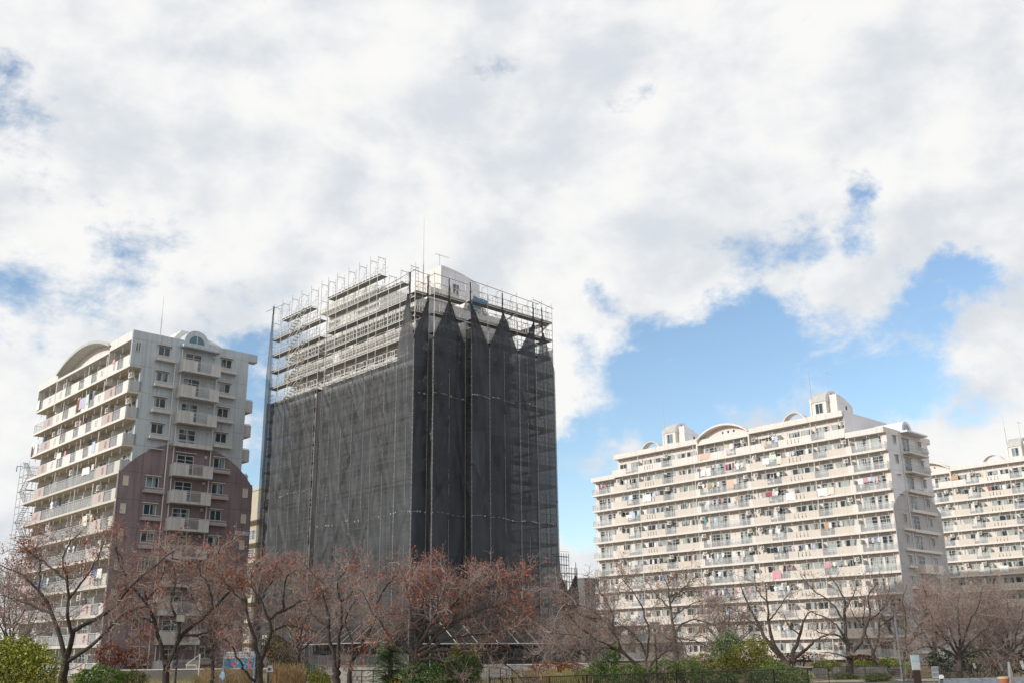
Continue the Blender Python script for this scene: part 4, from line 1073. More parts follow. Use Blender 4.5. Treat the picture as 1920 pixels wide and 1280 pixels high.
T('big leaning cherry tree behind the yellow-green bush, red leaves on its outer twigs', 62, [
    (.34, .26, 0, [(112, 1330), (118, 1270), (124, 1228)]), (.20, .035, 2, [(122, 1235), (112, 1190), (98, 1150), (72, 1105), (36, 1074), (0, 1058)]),
    (.17, .03, -2, [(124, 1228), (134, 1190), (126, 1150), (128, 1090), (118, 1040), (150, 1000)]), (.10, .02, 1, [(128, 1092), (95, 1062), (60, 1035), (28, 1012)]),
    (.20, .03, -2, [(128, 1226), (142, 1180), (186, 1155), (224, 1124), (246, 1098), (290, 1060), (330, 1030)]), (.11, .02, 2, [(236, 1108), (232, 1060), (218, 1015), (230, 985)]),
    (.17, .03, -3, [(126, 1240), (160, 1218), (190, 1195), (206, 1178), (236, 1150), (300, 1126)]), (.09, .02, 0, [(206, 1178), (212, 1150), (222, 1120), (245, 1090)]),
    (.10, .02, 2, [(98, 1150), (60, 1135), (20, 1120), (-20, 1110)]), (.10, .02, 0, [(130, 1120), (165, 1075), (190, 1030), (195, 995)]), (.08, .02, 1, [(72, 1105), (75, 1060), (62, 1020)]),
    (.09, .02, -2, [(236, 1150), (258, 1180), (268, 1215)])], 21, .95, 1300)
T('dark double-stemmed cherry tree with the lamp post against its trunk', 63, [
    (.28, .22, 0, [(313, 1320), (312, 1270), (310, 1240)]), (.19, .03, -1, [(310, 1245), (300, 1205), (286, 1165), (272, 1128), (246, 1092), (222, 1052), (214, 1022)]),
    (.20, .03, 1, [(314, 1245), (330, 1210), (342, 1192), (357, 1172), (400, 1140), (432, 1108), (470, 1082), (500, 1052)]), (.13, .02, 2, [(334, 1206), (332, 1160), (322, 1128), (330, 1080), (322, 1040), (345, 1012)]),
    (.10, .02, -1, [(432, 1108), (420, 1085), (408, 1050), (415, 1020)]), (.10, .02, 0, [(272, 1128), (300, 1090), (310, 1050), (300, 1010)]),
    (.10, .02, 0, [(345, 1190), (380, 1188), (420, 1170), (452, 1176)]), (.09, .02, 0, [(400, 1140), (392, 1100), (370, 1060), (380, 1025)]), (.08, .02, 0, [(286, 1165), (250, 1150), (225, 1140)])], 22, .9, 1200)
T('forked cherry tree standing in front of the blue notice board', 62, [
    (.30, .24, 0, [(488, 1330), (487, 1275), (486, 1240)]), (.18, .03, 1, [(486, 1245), (480, 1205), (468, 1172), (462, 1130), (452, 1095), (440, 1060)]),
    (.17, .03, -1, [(488, 1240), (500, 1205), (512, 1182), (500, 1158), (490, 1122), (470, 1092), (478, 1050)]), (.12, .02, 1, [(502, 1160), (530, 1146), (558, 1128), (590, 1122), (620, 1100)]),
    (.10, .02, -1, [(528, 1146), (532, 1110), (540, 1078), (566, 1068)]), (.12, .025, -2, [(482, 1282), (462, 1262), (442, 1222), (430, 1204), (416, 1192)]),
    (.09, .02, 0, [(512, 1182), (540, 1172), (575, 1180), (600, 1190)]), (.09, .02, 0, [(462, 1130), (430, 1100), (410, 1075)]), (.08, .02, 0, [(490, 1122), (510, 1085), (520, 1050)])], 23, .9, 900)
T('tall vase-shaped cherry tree by the white wall and black railing', 61, [
    (.30, .24, 0, [(630, 1330), (631, 1282), (630, 1250)]), (.17, .03, 1, [(628, 1252), (622, 1215), (615, 1182), (616, 1140), (602, 1102), (590, 1078), (572, 1058)]),
    (.16, .03, -1, [(634, 1250), (636, 1200), (640, 1160), (640, 1128), (632, 1095), (650, 1062)]), (.22, .13, 0, [(650, 1330), (656, 1262), (662, 1232)]), (.16, .03, 1, [(662, 1235), (676, 1208), (692, 1185), (706, 1160), (736, 1150), (772, 1150)]),
    (.11, .02, -1, [(690, 1188), (688, 1195), (716, 1194), (742, 1198), (760, 1220)]), (.10, .02, 0, [(706, 1160), (712, 1120), (735, 1085), (750, 1060)]), (.10, .02, -1, [(660, 1236), (658, 1190), (645, 1165), (668, 1120), (690, 1080)]),
    (.09, .02, 1, [(614, 1175), (585, 1150), (560, 1120)]), (.09, .02, 0, [(640, 1128), (672, 1098), (700, 1065)])], 24, .85, 600)
E1 = [(.34, .22, 0, [(786, 1330), (782, 1270), (778, 1230)])]
for q in ([(780, 1235), (800, 1180), (846, 1140), (900, 1104), (960, 1082), (1000, 1092)], [(780, 1232), (776, 1190), (770, 1140), (760, 1090), (748, 1058)], [(784, 1230), (830, 1200), (890, 1186), (950, 1180), (996, 1150)],
          [(778, 1230), (740, 1200), (710, 1165), (690, 1130), (676, 1096)], [(782, 1215), (812, 1160), (830, 1110), (838, 1062)], [(788, 1225), (850, 1215), (910, 1222), (955, 1250), (990, 1290)], [(782, 1220), (846, 1172), (900, 1142), (950, 1128), (998, 1118)],
          [(780, 1210), (800, 1150), (806, 1100), (790, 1060)], [(776, 1225), (750, 1205), (722, 1196), (700, 1205)], [(820, 1165), (870, 1110), (900, 1080)], [(784, 1235), (820, 1235), (860, 1262), (900, 1310)], [(800, 1190), (860, 1160), (930, 1150), (975, 1135)]):
    E1.append((.14, .02, (hash(q[1]) % 5) - 2, q))
T('broad dense cherry tree with orange-red leaf tips before the dark nets', 60, E1, 25, 1.05, 2300, bark2, 1.0, .16, group='bare cherry trees along the bank')
F1 = [(.22, .18, 0, [(1214, 1330), (1212, 1285), (1210, 1266)])]
for q in ([(1208, 1268), (1190, 1240), (1164, 1214), (1150, 1188), (1130, 1160), (1098, 1138), (1050, 1130)], [(1212, 1268), (1210, 1225), (1190, 1190), (1160, 1170), (1120, 1165)], [(1214, 1266), (1226, 1240), (1252, 1216), (1262, 1200)], [(1206, 1262), (1170, 1225), (1120, 1200), (1070, 1190), (1030, 1185)],
          [(1150, 1188), (1150, 1150), (1128, 1112), (1116, 1078)], [(1164, 1214), (1110, 1215), (1060, 1222), (1010, 1215)], [(1210, 1240), (1216, 1200), (1210, 1150), (1186, 1110), (1160, 1076)], [(1130, 1160), (1085, 1150), (1045, 1112), (1025, 1092)], [(1120, 1200), (1080, 1170), (1060, 1140)]):
    F1.append((.11, .02, (hash(q[1]) % 5) - 2, q))
T('low multi-stemmed cherry tree spreading over the gap beside the cream block', 68, F1, 26, 1.15, 240, bark2, 1.0, .10)
T('upright cherry tree with a straight leader beside the lamp with a square lantern', 76, [
    (.22, .16, 0, [(1273, 1272), (1272, 1240), (1266, 1205), (1262, 1180)]), (.15, .02, 1, [(1262, 1182), (1258, 1150), (1254, 1118), (1250, 1090), (1240, 1066)]), (.10, .02, -2, [(1266, 1205), (1248, 1190), (1252, 1172), (1262, 1178)]),
    (.09, .02, 1, [(1256, 1140), (1230, 1112), (1212, 1090)]), (.09, .02, 0, [(1256, 1130), (1285, 1098), (1310, 1078)]), (.09, .02, -1, [(1264, 1180), (1300, 1160), (1335, 1170), (1370, 1190)]), (.08, .02, 0, [(1266, 1195), (1300, 1200), (1340, 1220)]),
    (.08, .02, 1, [(1254, 1118), (1280, 1110), (1318, 1108)]), (.08, .02, 0, [(1268, 1215), (1240, 1222), (1222, 1230)]), (.08, .02, 0, [(1258, 1160), (1300, 1130), (1330, 1125)]), (.08, .02, -1, [(1262, 1180), (1285, 1215), (1290, 1240)])], 27, .9, 260, bark2)
T('thick V-shaped cherry tree beside the steps and the walking person', 104, [
    (.50, .40, 0, [(1482, 1262), (1480, 1248), (1478, 1238)]), (.32, .04, 1, [(1476, 1244), (1458, 1222), (1438, 1202), (1428, 1178), (1412, 1150), (1396, 1118), (1388, 1092)]), (.26, .04, -1, [(1470, 1236), (1450, 1206), (1442, 1165), (1438, 1130), (1436, 1090)]),
    (.28, .04, 1, [(1486, 1246), (1488, 1222), (1500, 1190), (1506, 1166), (1516, 1148), (1532, 1146)]), (.22, .03, -1, [(1490, 1232), (1512, 1216), (1528, 1200), (1546, 1190), (1566, 1182)]), (.13, .03, 1, [(1440, 1165), (1460, 1140), (1478, 1112)]), (.13, .03, -1, [(1428, 1178), (1400, 1160), (1372, 1140), (1345, 1130)]),
    (.12, .03, 1, [(1440, 1130), (1420, 1105), (1415, 1080)]), (.11, .03, 0, [(1500, 1190), (1478, 1170), (1470, 1150)])], 28, .55, 120, bark2, 1.35, tw=1.3)
T('gnarled cherry tree with a mossy trunk right of the yellow-green clipped hedge', 102, [
    (.46, .36, 0, [(1594, 1270), (1593, 1245), (1594, 1226)]), (.26, .04, 1, [(1592, 1230), (1588, 1200), (1584, 1160), (1584, 1130), (1572, 1100), (1556, 1080)]), (.24, .04, -1, [(1598, 1222), (1612, 1204), (1622, 1180), (1630, 1150), (1628, 1120), (1645, 1090)]),
    (.18, .03, 1, [(1590, 1212), (1575, 1180), (1556, 1160), (1530, 1150), (1505, 1135)]), (.16, .03, -1, [(1590, 1210), (1570, 1190), (1545, 1188), (1525, 1180)]), (.14, .03, 0, [(1584, 1165), (1560, 1130), (1530, 1110), (1505, 1085)]), (.13, .03, 0, [(1626, 1165), (1655, 1140), (1675, 1112)]),
    (.12, .03, 0, [(1584, 1140), (1602, 1110), (1606, 1085)]), (.12, .03, -2, [(1598, 1235), (1570, 1225), (1540, 1222)])], 29, .62, 160, bark2, 1.3, tw=1.3)
T('slender cherry tree between the gnarled one and the grey pole', 108, [
    (.30, .22, 0, [(1644, 1256), (1640, 1238), (1636, 1220)]), (.18, .03, 1, [(1636, 1222), (1626, 1196), (1618, 1165), (1622, 1130), (1612, 1105)]), (.17, .03, -1, [(1638, 1222), (1646, 1196), (1648, 1165), (1660, 1130), (1668, 1098)]),
    (.12, .03, 0, [(1648, 1175), (1680, 1150), (1700, 1130)]), (.11, .03, 0, [(1622, 1180), (1600, 1150), (1590, 1120)])], 30, .6, 140, bark2, 1.3, tw=1.3)
T('dark-trunked cherry tree close behind the grey pole', 104, [
    (.36, .28, 0, [(1702, 1276), (1700, 1240), (1696, 1212)]), (.22, .03, 1, [(1696, 1214), (1680, 1195), (1664, 1172), (1650, 1140), (1645, 1110)]), (.22, .03, -1, [(1698, 1212), (1715, 1190), (1730, 1160), (1738, 1125), (1730, 1092)]), (.15, .03, 0, [(1696, 1205), (1700, 1165), (1692, 1125), (1700, 1095)]),
    (.14, .03, 0, [(1715, 1190), (1748, 1178), (1775, 1160)]), (.13, .03, 0, [(1730, 1160), (1755, 1130), (1760, 1105)]), (.11, .03, -2, [(1684, 1198), (1660, 1205), (1640, 1215)])], 31, .8, 260, bark2, 1.35, tw=1.35)
L1 = [(.34, .26, 0, [(1799, 1272), (1799, 1245), (1798, 1230)])]
for q in ([(1796, 1232), (1770, 1216), (1735, 1212), (1700, 1222)], [(1797, 1230), (1780, 1200), (1756, 1170), (1740, 1140)], [(1799, 1230), (1800, 1190), (1795, 1150), (1800, 1108)], [(1801, 1230), (1822, 1200), (1850, 1175), (1870, 1150)], [(1801, 1232), (1835, 1218), (1870, 1222), (1900, 1242)], [(1798, 1228), (1812, 1180), (1836, 1130), (1842, 1100)], [(1796, 1228), (1766, 1190), (1722, 1178)], [(1798, 1220), (1776, 1165), (1772, 1120)]):
    L1.append((.16, .025, (hash(q[1]) % 5) - 2, q))
T('weeping cherry tree with pale trunk behind the wire fence', 92, L1, 32, 1.05, 200, bark2, 1.3, -.02, tw=1.3)
rt = random.Random(77)
for lab, bx, by, d, top, wd in (('wide bare cherry tree cut off by the photo edge at right', 1893, 1262, 98, 1118, 74), ('bare cherry tree with reddish twigs before the end of the cream block', 1752, 1258, 112, 1098, 62),
                                ('hazy bare cherry tree behind the weeping one', 1846, 1256, 116, 1108, 60), ('small bare tree in front of the gap between blocks', 1100, 1262, 84, 1150, 48), ('bare tree between the upright cherry and the thick V-shaped one', 1362, 1256, 98, 1118, 56),
                                ('bare tree with drooping twigs between the lamp post tree and the forked tree', 398, 1268, 70, 1062, 62), ('bare tree filling the space between forked and vase-shaped trees', 560, 1272, 72, 1076, 56), ('bare twiggy tree at the far left edge of the photo', 18, 1290, 68, 1062, 70)):
    k = d / 62; L2 = [(.15 * k, .11 * k, 0, [(bx, by + 12), (bx + 1, by - 12), (bx, by - (by - top) * .28)])]; y0 = by - (by - top) * .26
    for i in range(9):
        t = (i / 8 - .5) * 2 + rt.uniform(-.1, .1); ex = bx + t * wd; ey = top + abs(t) ** 2 * (by - top) * .45 + rt.uniform(-6, 10)
        L2.append((.075 * k, .015 * k, rt.uniform(-3, 3), [(bx, y0 + rt.uniform(-4, 10)), (bx + (ex - bx) * .35 + rt.uniform(-6, 6), y0 + (ey - y0) * .38), (bx + (ex - bx) * .75, y0 + (ey - y0) * .7 + rt.uniform(-8, 8)), (ex, ey)]))
    T(lab, d, L2, int(bx), .8 if d < 90 else .75, 160, bark2, k, .12, tw=k)

# ------------------------------------------------------------------ shrubs and hedges
def shrub(name, label, blobs, n, size, pal, seed, group=None, cat='shrub', shell=.55, stems=True, flat=False):
    """blobs: (px x, px y of the centre, depth, half width, half depth, half height in metres); leaf-sized faces through each blob"""
    rng = np.random.default_rng(seed); vs = []
    cs = [np.array(px(b[0], b[1], b[2])) for b in blobs]; tot = sum(b[3] * b[4] + b[3] * b[5] for b in blobs)
    base = cs[0].copy(); base[2] = gz(base[0], base[1])
    for c, b in zip(cs, blobs):
        k = max(30, int(n * (b[3] * b[4] + b[3] * b[5]) / tot))
        u = rng.normal(size=(k, 3))
        if flat: u = np.sign(u) * np.abs(u) ** .45
        u /= np.linalg.norm(u, axis=1, keepdims=True) if not flat else np.abs(u).max(axis=1, keepdims=True)
        lump = 1 + .20 * np.sin(u[:, :1] * 5 + seed) * np.sin(u[:, 1:2] * 4.3 + 1) + .14 * np.sin(u[:, 2:] * 9 + u[:, :1] * 7) if not flat else 1 + .05 * np.sin(u[:, :1] * 9)
        r = (shell + (1 - shell) * rng.random((k, 1)) ** .6) * lump
        p = c + u * r * np.array([b[3], b[4], b[5]])
        a = rng.normal(size=(k, 3)) + u * .3; a /= np.linalg.norm(a, axis=1, keepdims=True)
        w = np.cross(a, rng.normal(size=(k, 3))); w /= np.linalg.norm(w, axis=1, keepdims=True)
        s = rng.uniform(.6, 1.3, (k, 1)) * size
        p[:, 2] = np.maximum(p[:, 2], base[2] + .05)
        vs.append(np.stack([p - a * s, p + w * s * .55, p + a * s, p - w * s * .55], 1).reshape(-1, 3))
    v = np.concatenate(vs) - base; f = np.arange(len(v)).reshape(-1, 4)
    key = 'leaves_' + '_'.join('%02d' % int(c * 100) for c in pal[0]); m_ = mat(key, (1, 1, 1), .6, .12, .8, island=pal, spec=.35)
    k = dict(label=label, category=cat)
    if group: k['group'] = group
    root = empty(name, tuple(base), 0, **k)
    link('foliage', raw_mesh('foliage', v, f, [m_]), root)
    if stems:
        m = MB()
        for c, b in zip(cs, blobs):
            for i in range(5):
                o = rng.normal(size=2) * .3; e = c - base + np.array([o[0] * b[3] * 1.5, o[1] * b[4], .3 * b[5]])
                m.tube((c[0] - base[0] + o[0] * .3, c[1] - base[1] + o[1] * .3, -.1), tuple(e), .035, 5, r2=.012)
        m.obj('stem', [bark], root)
    return root
YG = [(.22, .27, .04), (.31, .32, .04), (.14, .20, .04), (.38, .34, .05), (.09, .14, .03)]
DG = [(.065, .13, .042), (.12, .20, .06), (.04, .09, .03), (.18, .25, .075)]
MG = [(.14, .22, .06), (.21, .29, .08), (.08, .15, .04), (.30, .32, .08)]
LG = [(.22, .31, .03), (.30, .37, .03), (.12, .20, .03)]
RD = [(.19, .055, .03), (.14, .05, .03), (.24, .09, .04), (.10, .05, .03)]
shrub('bush', 'big yellow-green leafy bush in the lower left corner', [(20, 1246, 58, 1.9, 1.2, 1.5), (72, 1258, 58, 1.2, 1.1, 1.5), (-15, 1236, 58.5, 1.3, 1, 1.4), (48, 1224, 58.5, .8, .7, .9)], 11000, .085, YG, 1)
shrub('hedge', 'rounded bright green hedge left of the lamp post tree', [(188, 1268, 66, 1.6, .8, .62)], 5200, .06, [(.09, .18, .03), (.15, .25, .03), (.05, .11, .03), (.21, .31, .03)], 2, cat='hedge', shell=.8)
shrub('bush', 'reddish-brown bush under the leaning tree on the far side of the low wall', [(205, 1226, 90, 1.4, .9, 1.1), (248, 1232, 90, 1.5, .9, .8)], 2600, .09, RD, 3)
shrub('bush', 'olive and orange bush right of the forked tree', [(528, 1226, 74, 1.1, .8, 1.0), (508, 1206, 75, .8, .7, .9)], 2400, .08, [(.14, .09, .03), (.08, .10, .03), (.22, .10, .04), (.06, .08, .03)], 4)
shrub('bush', 'small dark evergreen bush beside the dry grass clump', [(548, 1250, 72, .65, .5, .5), (582, 1262, 70, .8, .6, .6)], 1900, .06, DG, 5)
shrub('bush', 'dark camellia bush with a few pink flowers under the broad tree', [(872, 1258, 62, 1.1, .9, 1.1), (832, 1262, 62, .8, .7, .9)], 5200, .07, DG[:3] + [(.03, .07, .02), (.30, .05, .06)], 6)
shrub('bush', 'yellow-tipped bush peeking over the dark camellia', [(886, 1228, 64, .55, .5, .6), (858, 1222, 64, .5, .5, .5)], 1700, .07, YG, 7)
shrub('bush', 'dark green bush low in front of the palm', [(780, 1264, 60, .9, .7, .8)], 2400, .07, DG + [(.09, .12, .03)], 8)
shrub('hedge', 'rust-red hedge behind the iron railing, left of the lamp with square lantern', [(1030, 1250, 78, 1.6, .5, .42), (1068, 1250, 79, 1.0, .5, .4)], 3000, .06, [(.26, .06, .02), (.20, .05, .02), (.30, .11, .03), (.10, .05, .02)], 9, cat='hedge', shell=.75)
shrub('bush', 'fresh green pointed bush behind the railing near the cream block corner', [(1142, 1248, 70, .75, .6, 1.1), (1118, 1256, 70, .7, .6, .7), (1156, 1222, 71, .4, .4, .7)], 3600, .065, [(.11, .22, .05), (.16, .29, .06), (.06, .13, .03)], 10)
shrub('bush', 'mid-green bush between the lamp and the upright tree', [(1246, 1256, 73, 1.2, .7, .8), (1290, 1254, 73, 1.1, .7, .8), (1206, 1262, 73, .9, .6, .5)], 4600, .07, MG, 11)
shrub('bush', 'round dark evergreen bush in front of the lowest balconies', [(1366, 1208, 84, 1.3, 1.0, 1.2), (1350, 1222, 84, .9, .9, 1.0)], 3600, .08, DG, 12)
shrub('bush', 'tall feathery yellow-green bush beside the thick V-shaped tree', [(1404, 1234, 78, 1.7, .9, 1.3), (1372, 1246, 78, 1.3, .8, .9), (1420, 1212, 79, .9, .7, .9)], 7200, .07, [(.19, .22, .04), (.28, .26, .05), (.11, .15, .03), (.34, .26, .05)], 13)
shrub('hedge', 'long dense green hedge along the railing, left of the steps', [(1440, 1270, 74, 1.8, .7, .75), (1490, 1270, 76, 1.3, .7, .75), (1340, 1272, 72, 1.8, .6, .55)], 9000, .065, MG[:3] + [(.08, .13, .04)], 14, cat='hedge')
shrub('hedge', 'flat-topped lime hedge just right of the steps', [(1548, 1246, 109, 1.45, .7, .55)], 2600, .07, LG, 15, cat='hedge', shell=.75)
shrub('hedge', 'longer lime hedge between the gnarled tree and the grey pole', [(1620, 1244, 109, 1.6, .6, .42), (1668, 1241, 109, 1.6, .6, .5)], 3600, .07, LG, 16, cat='hedge', shell=.75)
shrub('hedge', 'rust-red clipped hedge behind the lime hedge', [(1616, 1234, 116, 1.6, .6, .42)], 1900, .08, [(.24, .06, .025), (.18, .05, .02), (.28, .09, .03)], 17, cat='hedge', shell=.75, flat=False)
shrub('hedge', 'brownish hedge along the foot of the cream block', [(1400, 1232, 132, 3.4, .6, .6), (1500, 1230, 132, 3.4, .6, .6)], 3000, .10, [(.17, .09, .05), (.12, .08, .04), (.20, .10, .05)], 18, cat='hedge', shell=.7)
shrub('bush', 'low grey-green bush on the kerb left of the pair', [(1588, 1270, 101, 1.35, .5, .5)], 2200, .06, [(.09, .12, .03), (.13, .15, .04), (.06, .09, .03)], 19)
shrub('bush', 'low grey-green bush on the kerb nearer the grey pole', [(1645, 1270, 100, 1.35, .5, .5)], 2200, .06, [(.09, .12, .03), (.13, .15, .04), (.06, .09, .03)], 20)
shrub('bush', 'very dark evergreen bush behind the weeping tree', [(1770, 1238, 104, 1.9, .9, 1.2), (1825, 1236, 104, 1.8, .9, 1.3)], 4200, .09, [(.012, .028, .012), (.02, .045, .02), (.03, .06, .02)], 21)
shrub('bush', 'camellia bush with red flowers behind the wire fence at right', [(1862, 1236, 100, 1.5, .9, 1.4), (1900, 1240, 100, 1.6, .9, 1.2)], 4600, .08, [(.015, .035, .015), (.03, .06, .02), (.02, .045, .02), (.04, .07, .02), (.30, .03, .05)], 22)
shrub('bush', 'small lime bush at the foot of the information board', [(1704, 1250, 101, .6, .4, .5)], 900, .07, LG, 23)
shrub('bush', 'mid-green bush sprawling through the railing below the low multi-stemmed tree', [(1180, 1264, 67, 1.3, .6, .7), (1100, 1268, 67, 1.0, .6, .5)], 3600, .065, MG, 24)
shrub('bush', 'pale olive bush just left of the dark evergreen by the lowest balconies', [(1318, 1244, 80, 1.3, .7, .8)], 2400, .07, [(.20, .22, .07), (.14, .17, .05), (.26, .25, .08)], 25)
shrub('bush', 'green bush crowding the foot of the thick V-shaped tree on its left', [(1446, 1250, 88, 1.2, .7, .75)], 2400, .075, MG, 26)
shrub('bush', 'low yellowing bush between the dry grass and the tall vase-shaped tree', [(600, 1272, 66, .7, .5, .5)], 1300, .06, YG, 27)
shrub('bush', 'short olive bush in front of the low wall between the two leftmost big trees', [(252, 1270, 70, .9, .5, .5)], 1700, .06, [(.16, .17, .05), (.10, .13, .04), (.24, .20, .06)], 28)
# palm with spiky fronds
def palm():
    b = px(730, 1276, 57); g = gz(b.x, b.y); rng = random.Random(4)
    root = empty('palm', (b.x, b.y, g), label='short dark palm with spiky fronds, yellowing at its base', category='palm')
    m = MB(); m.tube((0, 0, -.1), (.05, 0, 2.6), .16, 7, r2=.13); m.obj('trunk', [bark], root)
    gr = mat('palm_green', (.04, .085, .03), .5, .2, 2, spec=.4); ye = mat('palm_yellow', (.36, .24, .05), .6, .2, 2)
    more = []
    for i in range(120):
        old = i < 16; a = rng.uniform(0, 6.283); h = rng.uniform(.7, 1.3) if old else rng.uniform(.7, 2.7); ln = rng.uniform(.9, 1.3) if old else rng.uniform(.8, 1.3); e = rng.uniform(-.5, .1) if old else rng.uniform(-.2, 1.2)
        m = MB(); dx, dy = math.cos(a), math.sin(a); pts = []
        for k in range(7):
            t = k / 6; pts.append(Vector((dx * ln * t * math.cos(e), dy * ln * t * math.cos(e), h + ln * t * math.sin(e) - .45 * t * t)))
        m.path(pts, .012, 3)
        for k in range(1, 7):
            p = pts[k]; s = .42 * (1 - k / 9)
            for sg in (-1, 1):
                q = p + Vector((-dy * sg * s + dx * .18, dx * sg * s + dy * .18, -.10)); w = Vector((dx, dy, 0)) * .055
                m.face([p - w, p + w, q])
        m.obj('frond', [ye if old else gr if i % 3 else mat('palm_light', (.11, .16, .05), .5, .2, 2)], root) if i < 99 else more.append(m)
    b_ = MB()
    for m in more:
        o = len(b_.v); b_.v += m.v; b_.f += [tuple(q + o for q in f) for f in m.f]; b_.m += m.m
    b_.obj('frond', [gr], root, kind='stuff')
palm()
def grass(name, label, x0, x1, d0, d1, h, n, pal, seed):
    rng = np.random.default_rng(seed)
    x = rng.uniform(x0, x1, n); d = rng.uniform(d0, d1, n); P = []
    g = np.array([px(a, 1270, b) for a, b in zip(x, d)]); z = np.array([gz(a, b) for a, b in g[:, :2]])
    g[:, 2] = z - .03
    hh = h * rng.uniform(.3, 1.3, n) * (.7 + .5 * np.abs(np.sin(x * .09 + seed)))
    tip = g + np.stack([rng.normal(size=n) * .22 * h, rng.normal(size=n) * .2 * h, hh], 1)
    w = np.stack([rng.uniform(.012, .045, n), np.zeros(n), np.zeros(n)], 1)
    mid = (g + tip) / 2 + np.stack([np.zeros(n), np.zeros(n), hh * .12], 1)
    v = np.stack([g - w, g + w, mid + w * .8, mid - w * .8, mid - w * .8, mid + w * .8, tip + w * .2, tip - w * .2], 1).reshape(-1, 3)
    link(name, raw_mesh(name, v, np.arange(n * 8).reshape(-1, 4), [mat('blades_%d' % seed, (1, 1, 1), .8, .1, 1, island=pal)]), kind='stuff', label=label, category='grass')
TAN = [(.36, .25, .13), (.29, .20, .10), (.42, .31, .17), (.22, .16, .08)]
grass('dry_grass', 'tall dry tan grass beneath the blue notice board', 370, 478, 70, 76, 1.15, 2600, TAN, 1)
grass('dry_grass', 'orange-tan grass clump right of the forked tree', 515, 566, 67, 72, 1.35, 1600, [(.40, .26, .13), (.32, .20, .10), (.45, .31, .16), (.24, .16, .08)], 2)
grass('dry_grass', 'pale straw grass behind the left part of the iron railing', 965, 1110, 66, 72, 1.0, 2600, [(.42, .33, .14), (.36, .30, .12), (.30, .27, .10)], 3)
grass('undergrowth', 'short green and brown growth along the bank', -20, 1300, 60, 84, .35, 9000, [(.12, .17, .05), (.25, .21, .09), (.18, .16, .07)], 4)

# ------------------------------------------------------------------ walls, road, steps, fences
def wallbox(name, label, a, b, th, mats, cat, cap=None, kind=None, deep=1.2):
    """upright slab whose top edge runs from photo point a to b (x, y, depth), reaching below ground"""
    p, q = px(*a), px(*b); v = q - p; L = math.hypot(v.x, v.y); rz = math.atan2(v.y, v.x)
    zb = min(gz(p.x, p.y), gz(q.x, q.y)) - .1
    root = empty(name, (p.x, p.y, zb), rz, label=label, category=cat)
    m = MB(); m.prism([(0, 0), (L, 0), (L, q.z - zb), (0, p.z - zb)], 'y', 0, th); m.obj('wall_face', mats, root)
    if cap:
        m = MB(); m.prism([(-.03, p.z - zb + .003), (L + .03, q.z - zb + .003), (L + .03, q.z - zb + .08), (-.03, p.z - zb + .08)], 'y', -.04, th + .04); m.obj('coping', [cap], root)
    return root
conc = mat('pale_concrete', (.40, .38, .35), .9, .15, 1.2, streak=.25)
concw = mat('whitewashed_wall', (.62, .58, .54), .85, .08, 1, streak=.2)
wallbox('garden_wall', 'cream garden wall behind the black railing beside the vase-shaped tree', (636, 1248, 70), (735, 1249, 70), .2, [concw], 'wall', conc)
wallbox('garden_wall', 'pale grey wall with white coping below the foot of the dark nets', (902, 1247, 80), (1112, 1244, 80), .2, [mat('grey_wall', (.42, .41, .40), .9, .15, 1, streak=.3)], 'wall', concw)
wallbox('garden_wall', 'low wall with white coping in front of the grey tower', (175, 1257, 84), (480, 1253, 84), .2, [mat('dark_wall', (.15, .14, .125), .9, .15, 1)], 'wall', concw)
wallbox('retaining_wall', 'ribbed concrete retaining wall just right of the steps', (1524, 1251, 106), (1552, 1252, 106), .3, [conc], 'wall')
wallbox('retaining_wall', 'grey retaining wall under the gnarled tree', (1560, 1249, 106), (1662, 1249, 106), .3, [mat('grey_retaining', (.30, .29, .27), .9, .15, 1, streak=.3)], 'wall')
def steps(label, x0, x1, ytop, ybot, d, n, grow):
    p, q = px(x0, ytop, d), px(x1, ytop, d); zt = p.z; zb = px(x0, ybot, d - 5).z
    root = empty('steps', (p.x, p.y, zb), 0, label=label, category='steps'); W_ = q.x - p.x; h = (zt - zb) / n
    m = MB()
    for i in range(n): m.box(0, W_ + grow * i, -.42 * (i + 1), -.42 * i, -.3, (n - i) * h - .03, 0)
    m.obj('riser', [mat('step_riser', (.085, .08, .075), .9, .15)], root)
    m = MB()
    for i in range(n): m.box(-.02, W_ + grow * i + .02, -.42 * (i + 1) - .03, -.42 * i - .002, (n - i) * h - .027, (n - i) * h, 0)
    m.obj('tread', [conc], root)
steps('grey steps going up past the V-shaped tree to the path', 1513, 1522, 1251, 1280, 110, 9, .22)
steps('wide shallow steps behind the grey pole', 1664, 1690, 1252, 1270, 108, 5, .05)
